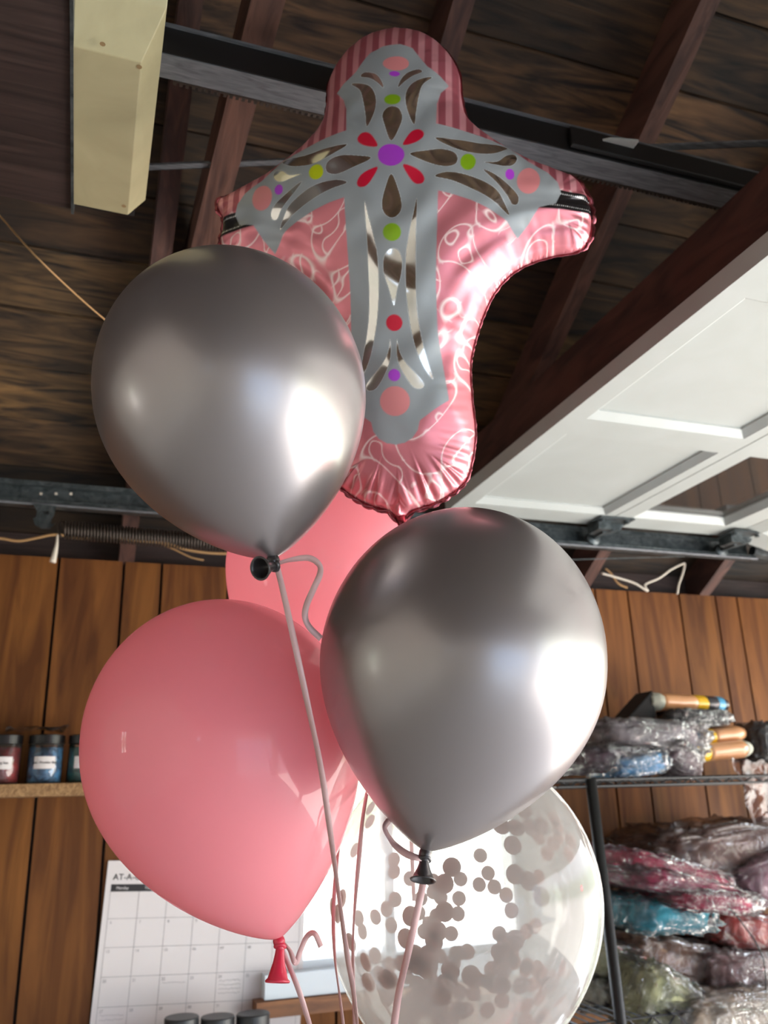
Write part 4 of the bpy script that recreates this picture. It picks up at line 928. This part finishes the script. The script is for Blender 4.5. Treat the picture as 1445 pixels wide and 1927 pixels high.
# large items lower down
bagged('bagged_garment', at(1330, 1600, 2.0), (.20, .15, .052), (0, -.05, 0), (128, 96, 84), 8, 'long brown garment in a loose clear bag, top of the lower heap', 'filmbrown', sag=.2)
bagged('bagged_garment', at(1420, 1640, 1.9), (.10, .10, .036), (0, -.35, 0), (205, 150, 168), 9, 'mauve garment in shiny crumpled bag at the right of the lower heap')
bagged('bagged_garment', at(1232, 1638, 1.95), (.140, .13, .022), (0, .26, 0), (236, 70, 112), 10, 'rose pink flat garment in clear bag sloping beside the rack post')
bagged('bagged_garment', at(1265, 1668, 1.92), (.145, .13, .020), (0, .24, 0), (245, 92, 138), 11, 'magenta garment in clear bag just under the rose pink one')
bagged('bagged_garment', at(1300, 1690, 1.89), (.105, .12, .018), (0, .12, 0), (226, 50, 100), 12, 'deep pink garment in clear bag, lowest of the sloping pink ones')
bagged('bagged_garment', at(1225, 1715, 1.95), (.105, .12, .030), (0, .05, 0), (50, 200, 226), 13, 'teal garment in clear bag under the pink garments')
bagged('bagged_garment', at(1385, 1750, 1.98), (.13, .13, .036), (0, .25, 0), (226, 76, 76), 14, 'dull red garment in clear bag at the right side below the pink ones', 'filmbrown')
bagged('bagged_garment', at(1245, 1800, 1.99), (.135, .12, .038), (0, .22, 0), (160, 124, 94), 15, 'brown garment in clear bag in the middle of the lower heap', 'filmbrown')
bagged('bagged_garment', at(1375, 1825, 1.93), (.11, .11, .038), (0, .1, 0), (206, 160, 160), 16, 'crumpled pinkish clear bag above the beige bag at bottom right')
bagged('bagged_garment', at(1130, 1800, 2.0), (.075, .11, .032), (0, .25, 0), (200, 202, 156), 17, 'olive garment in shiny clear bag between confetti balloon and post')
bagged('bagged_garment', at(1125, 1858, 2.0), (.075, .11, .028), (0, .05, 0), (232, 236, 216), 18, 'white garment in clear bag on the wire shelf left of the post')
bagged('bagged_garment', at(1215, 1878, 1.88), (.075, .11, .05), (0, .5, 0), (222, 224, 170), 19, 'sage green garment in loose clear bag just right of the post')
bagged('bagged_garment', at(1345, 1900, 1.86), (.15, .13, .040), (0, .0, 0), (232, 208, 182), 20, 'beige garment in crumpled clear bag at the bottom right corner')
film_sheet('plastic_film', [at(1375, 1430, 1.85), at(1460, 1435, 1.85), at(1470, 1560, 1.9), at(1420, 1555, 1.88)], M['filmmatte'], 'brown clear film hanging from the top rack shelf at the right edge', 'plastic film', .02, 9)

# wire rack
rack = empty('wire_rack', V((1.35, 1.95, -1.65)))
zsh = [SZ-.006, -.452, -1.0]; rx0, rx1, ry0, ry1 = 1.012, 1.96, 1.765, 2.14
for (x_, y_, first) in ((1.095, ry0, True), (1.93, ry0, False), (1.095, ry1, False), (1.93, ry1, False)):
    m = MB()
    if first:
        a, b = at(1111, 1466, ry0), at(1168, 1927, ry0); d = (b-a); m.tube([a, a+d*(1.65+a.z-EYE)/(-(d.z))], .0125, 14)
    else: m.tube([V((x_, y_, SZ)), V((x_, y_, -1.65))], .0125, 14)
    m.build('post', M['black'], rack, True)
for z in zsh:
    dr_ = -.014 if z > -.1 else -.028
    m = MB(); wr_ = .0022
    for y_ in (ry0, ry1):
        for dz in (0, dr_): m.tube([V((rx0, y_, z+dz)), V((rx1, y_, z+dz))], .003, 6)
        k = 0; x_ = rx0
        while x_ < rx1-.03: m.tube([V((x_, y_, z+dr_*(k % 2))), V((x_+.03, y_, z+dr_*((k+1) % 2)))], .0022, 5); x_ += .03; k += 1
    for x_ in (rx0, rx1):
        for dz in (0, dr_): m.tube([V((x_, ry0, z+dz)), V((x_, ry1, z+dz))], .003, 6)
    x_ = rx0+.025
    while x_ < rx1: m.tube([V((x_, ry0, z+.003)), V((x_, ry1, z+.003))], .0018, 5); x_ += .025
    for y_ in (ry0+.12, ry0+.25): m.tube([V((rx0, y_, z)), V((rx1, y_, z))], .003, 6)
    m.build('wire_shelf', M['black'], rack)
tag(rack, 'black wire shelving rack standing at the wall right of the window', 'shelving')
cable('thin_black_cord', [at(*p, 1.77) for p in ((1370, 1708), (1385, 1722), (1402, 1745), (1420, 1770), (1432, 1795), (1438, 1815), (1441, 1860), (1436, 1900), (1430, 1940))], .0016, M['black'], 'thin black cord drooping over the bagged garments at right', 'cord', 6)

# red lamp on a stand near the door opening; its glints show in the balloons
rd = empty('red_lamp', V((2.72, .78, -1.65)))
MB().lathe([(0, 0), (.12, 0), (.12, .015), (.012, .03), (.012, 1.5), (0, 1.5)], V((2.72, .78, -1.65)), n=24).build('stand', M['black'], rd, True)
MB().lathe([(0, 0), (.06, 0), (.06, .03), (0, .03)], V((2.75, .78, -.1)), (-1, 0, 0), 20).build('lamp_base', M['black'], rd)
mr_ = mat('red_light', (1, .02, .03, 1), .4); P_ = nodes(mr_)[2]; P_.inputs['Emission Color'].default_value = (1, .015, .03, 1); P_.inputs['Emission Strength'].default_value = 160
MB().lathe([(0, .03), (.04, .03), (.04, .05), (.03, .07), (0, .075)], V((2.75, .78, -.1)), (-1, 0, 0), 20).build('lamp_dome', mr_, rd, True)
tag(rd, 'small glowing red lamp on a black stand by the garage opening', 'lamp')
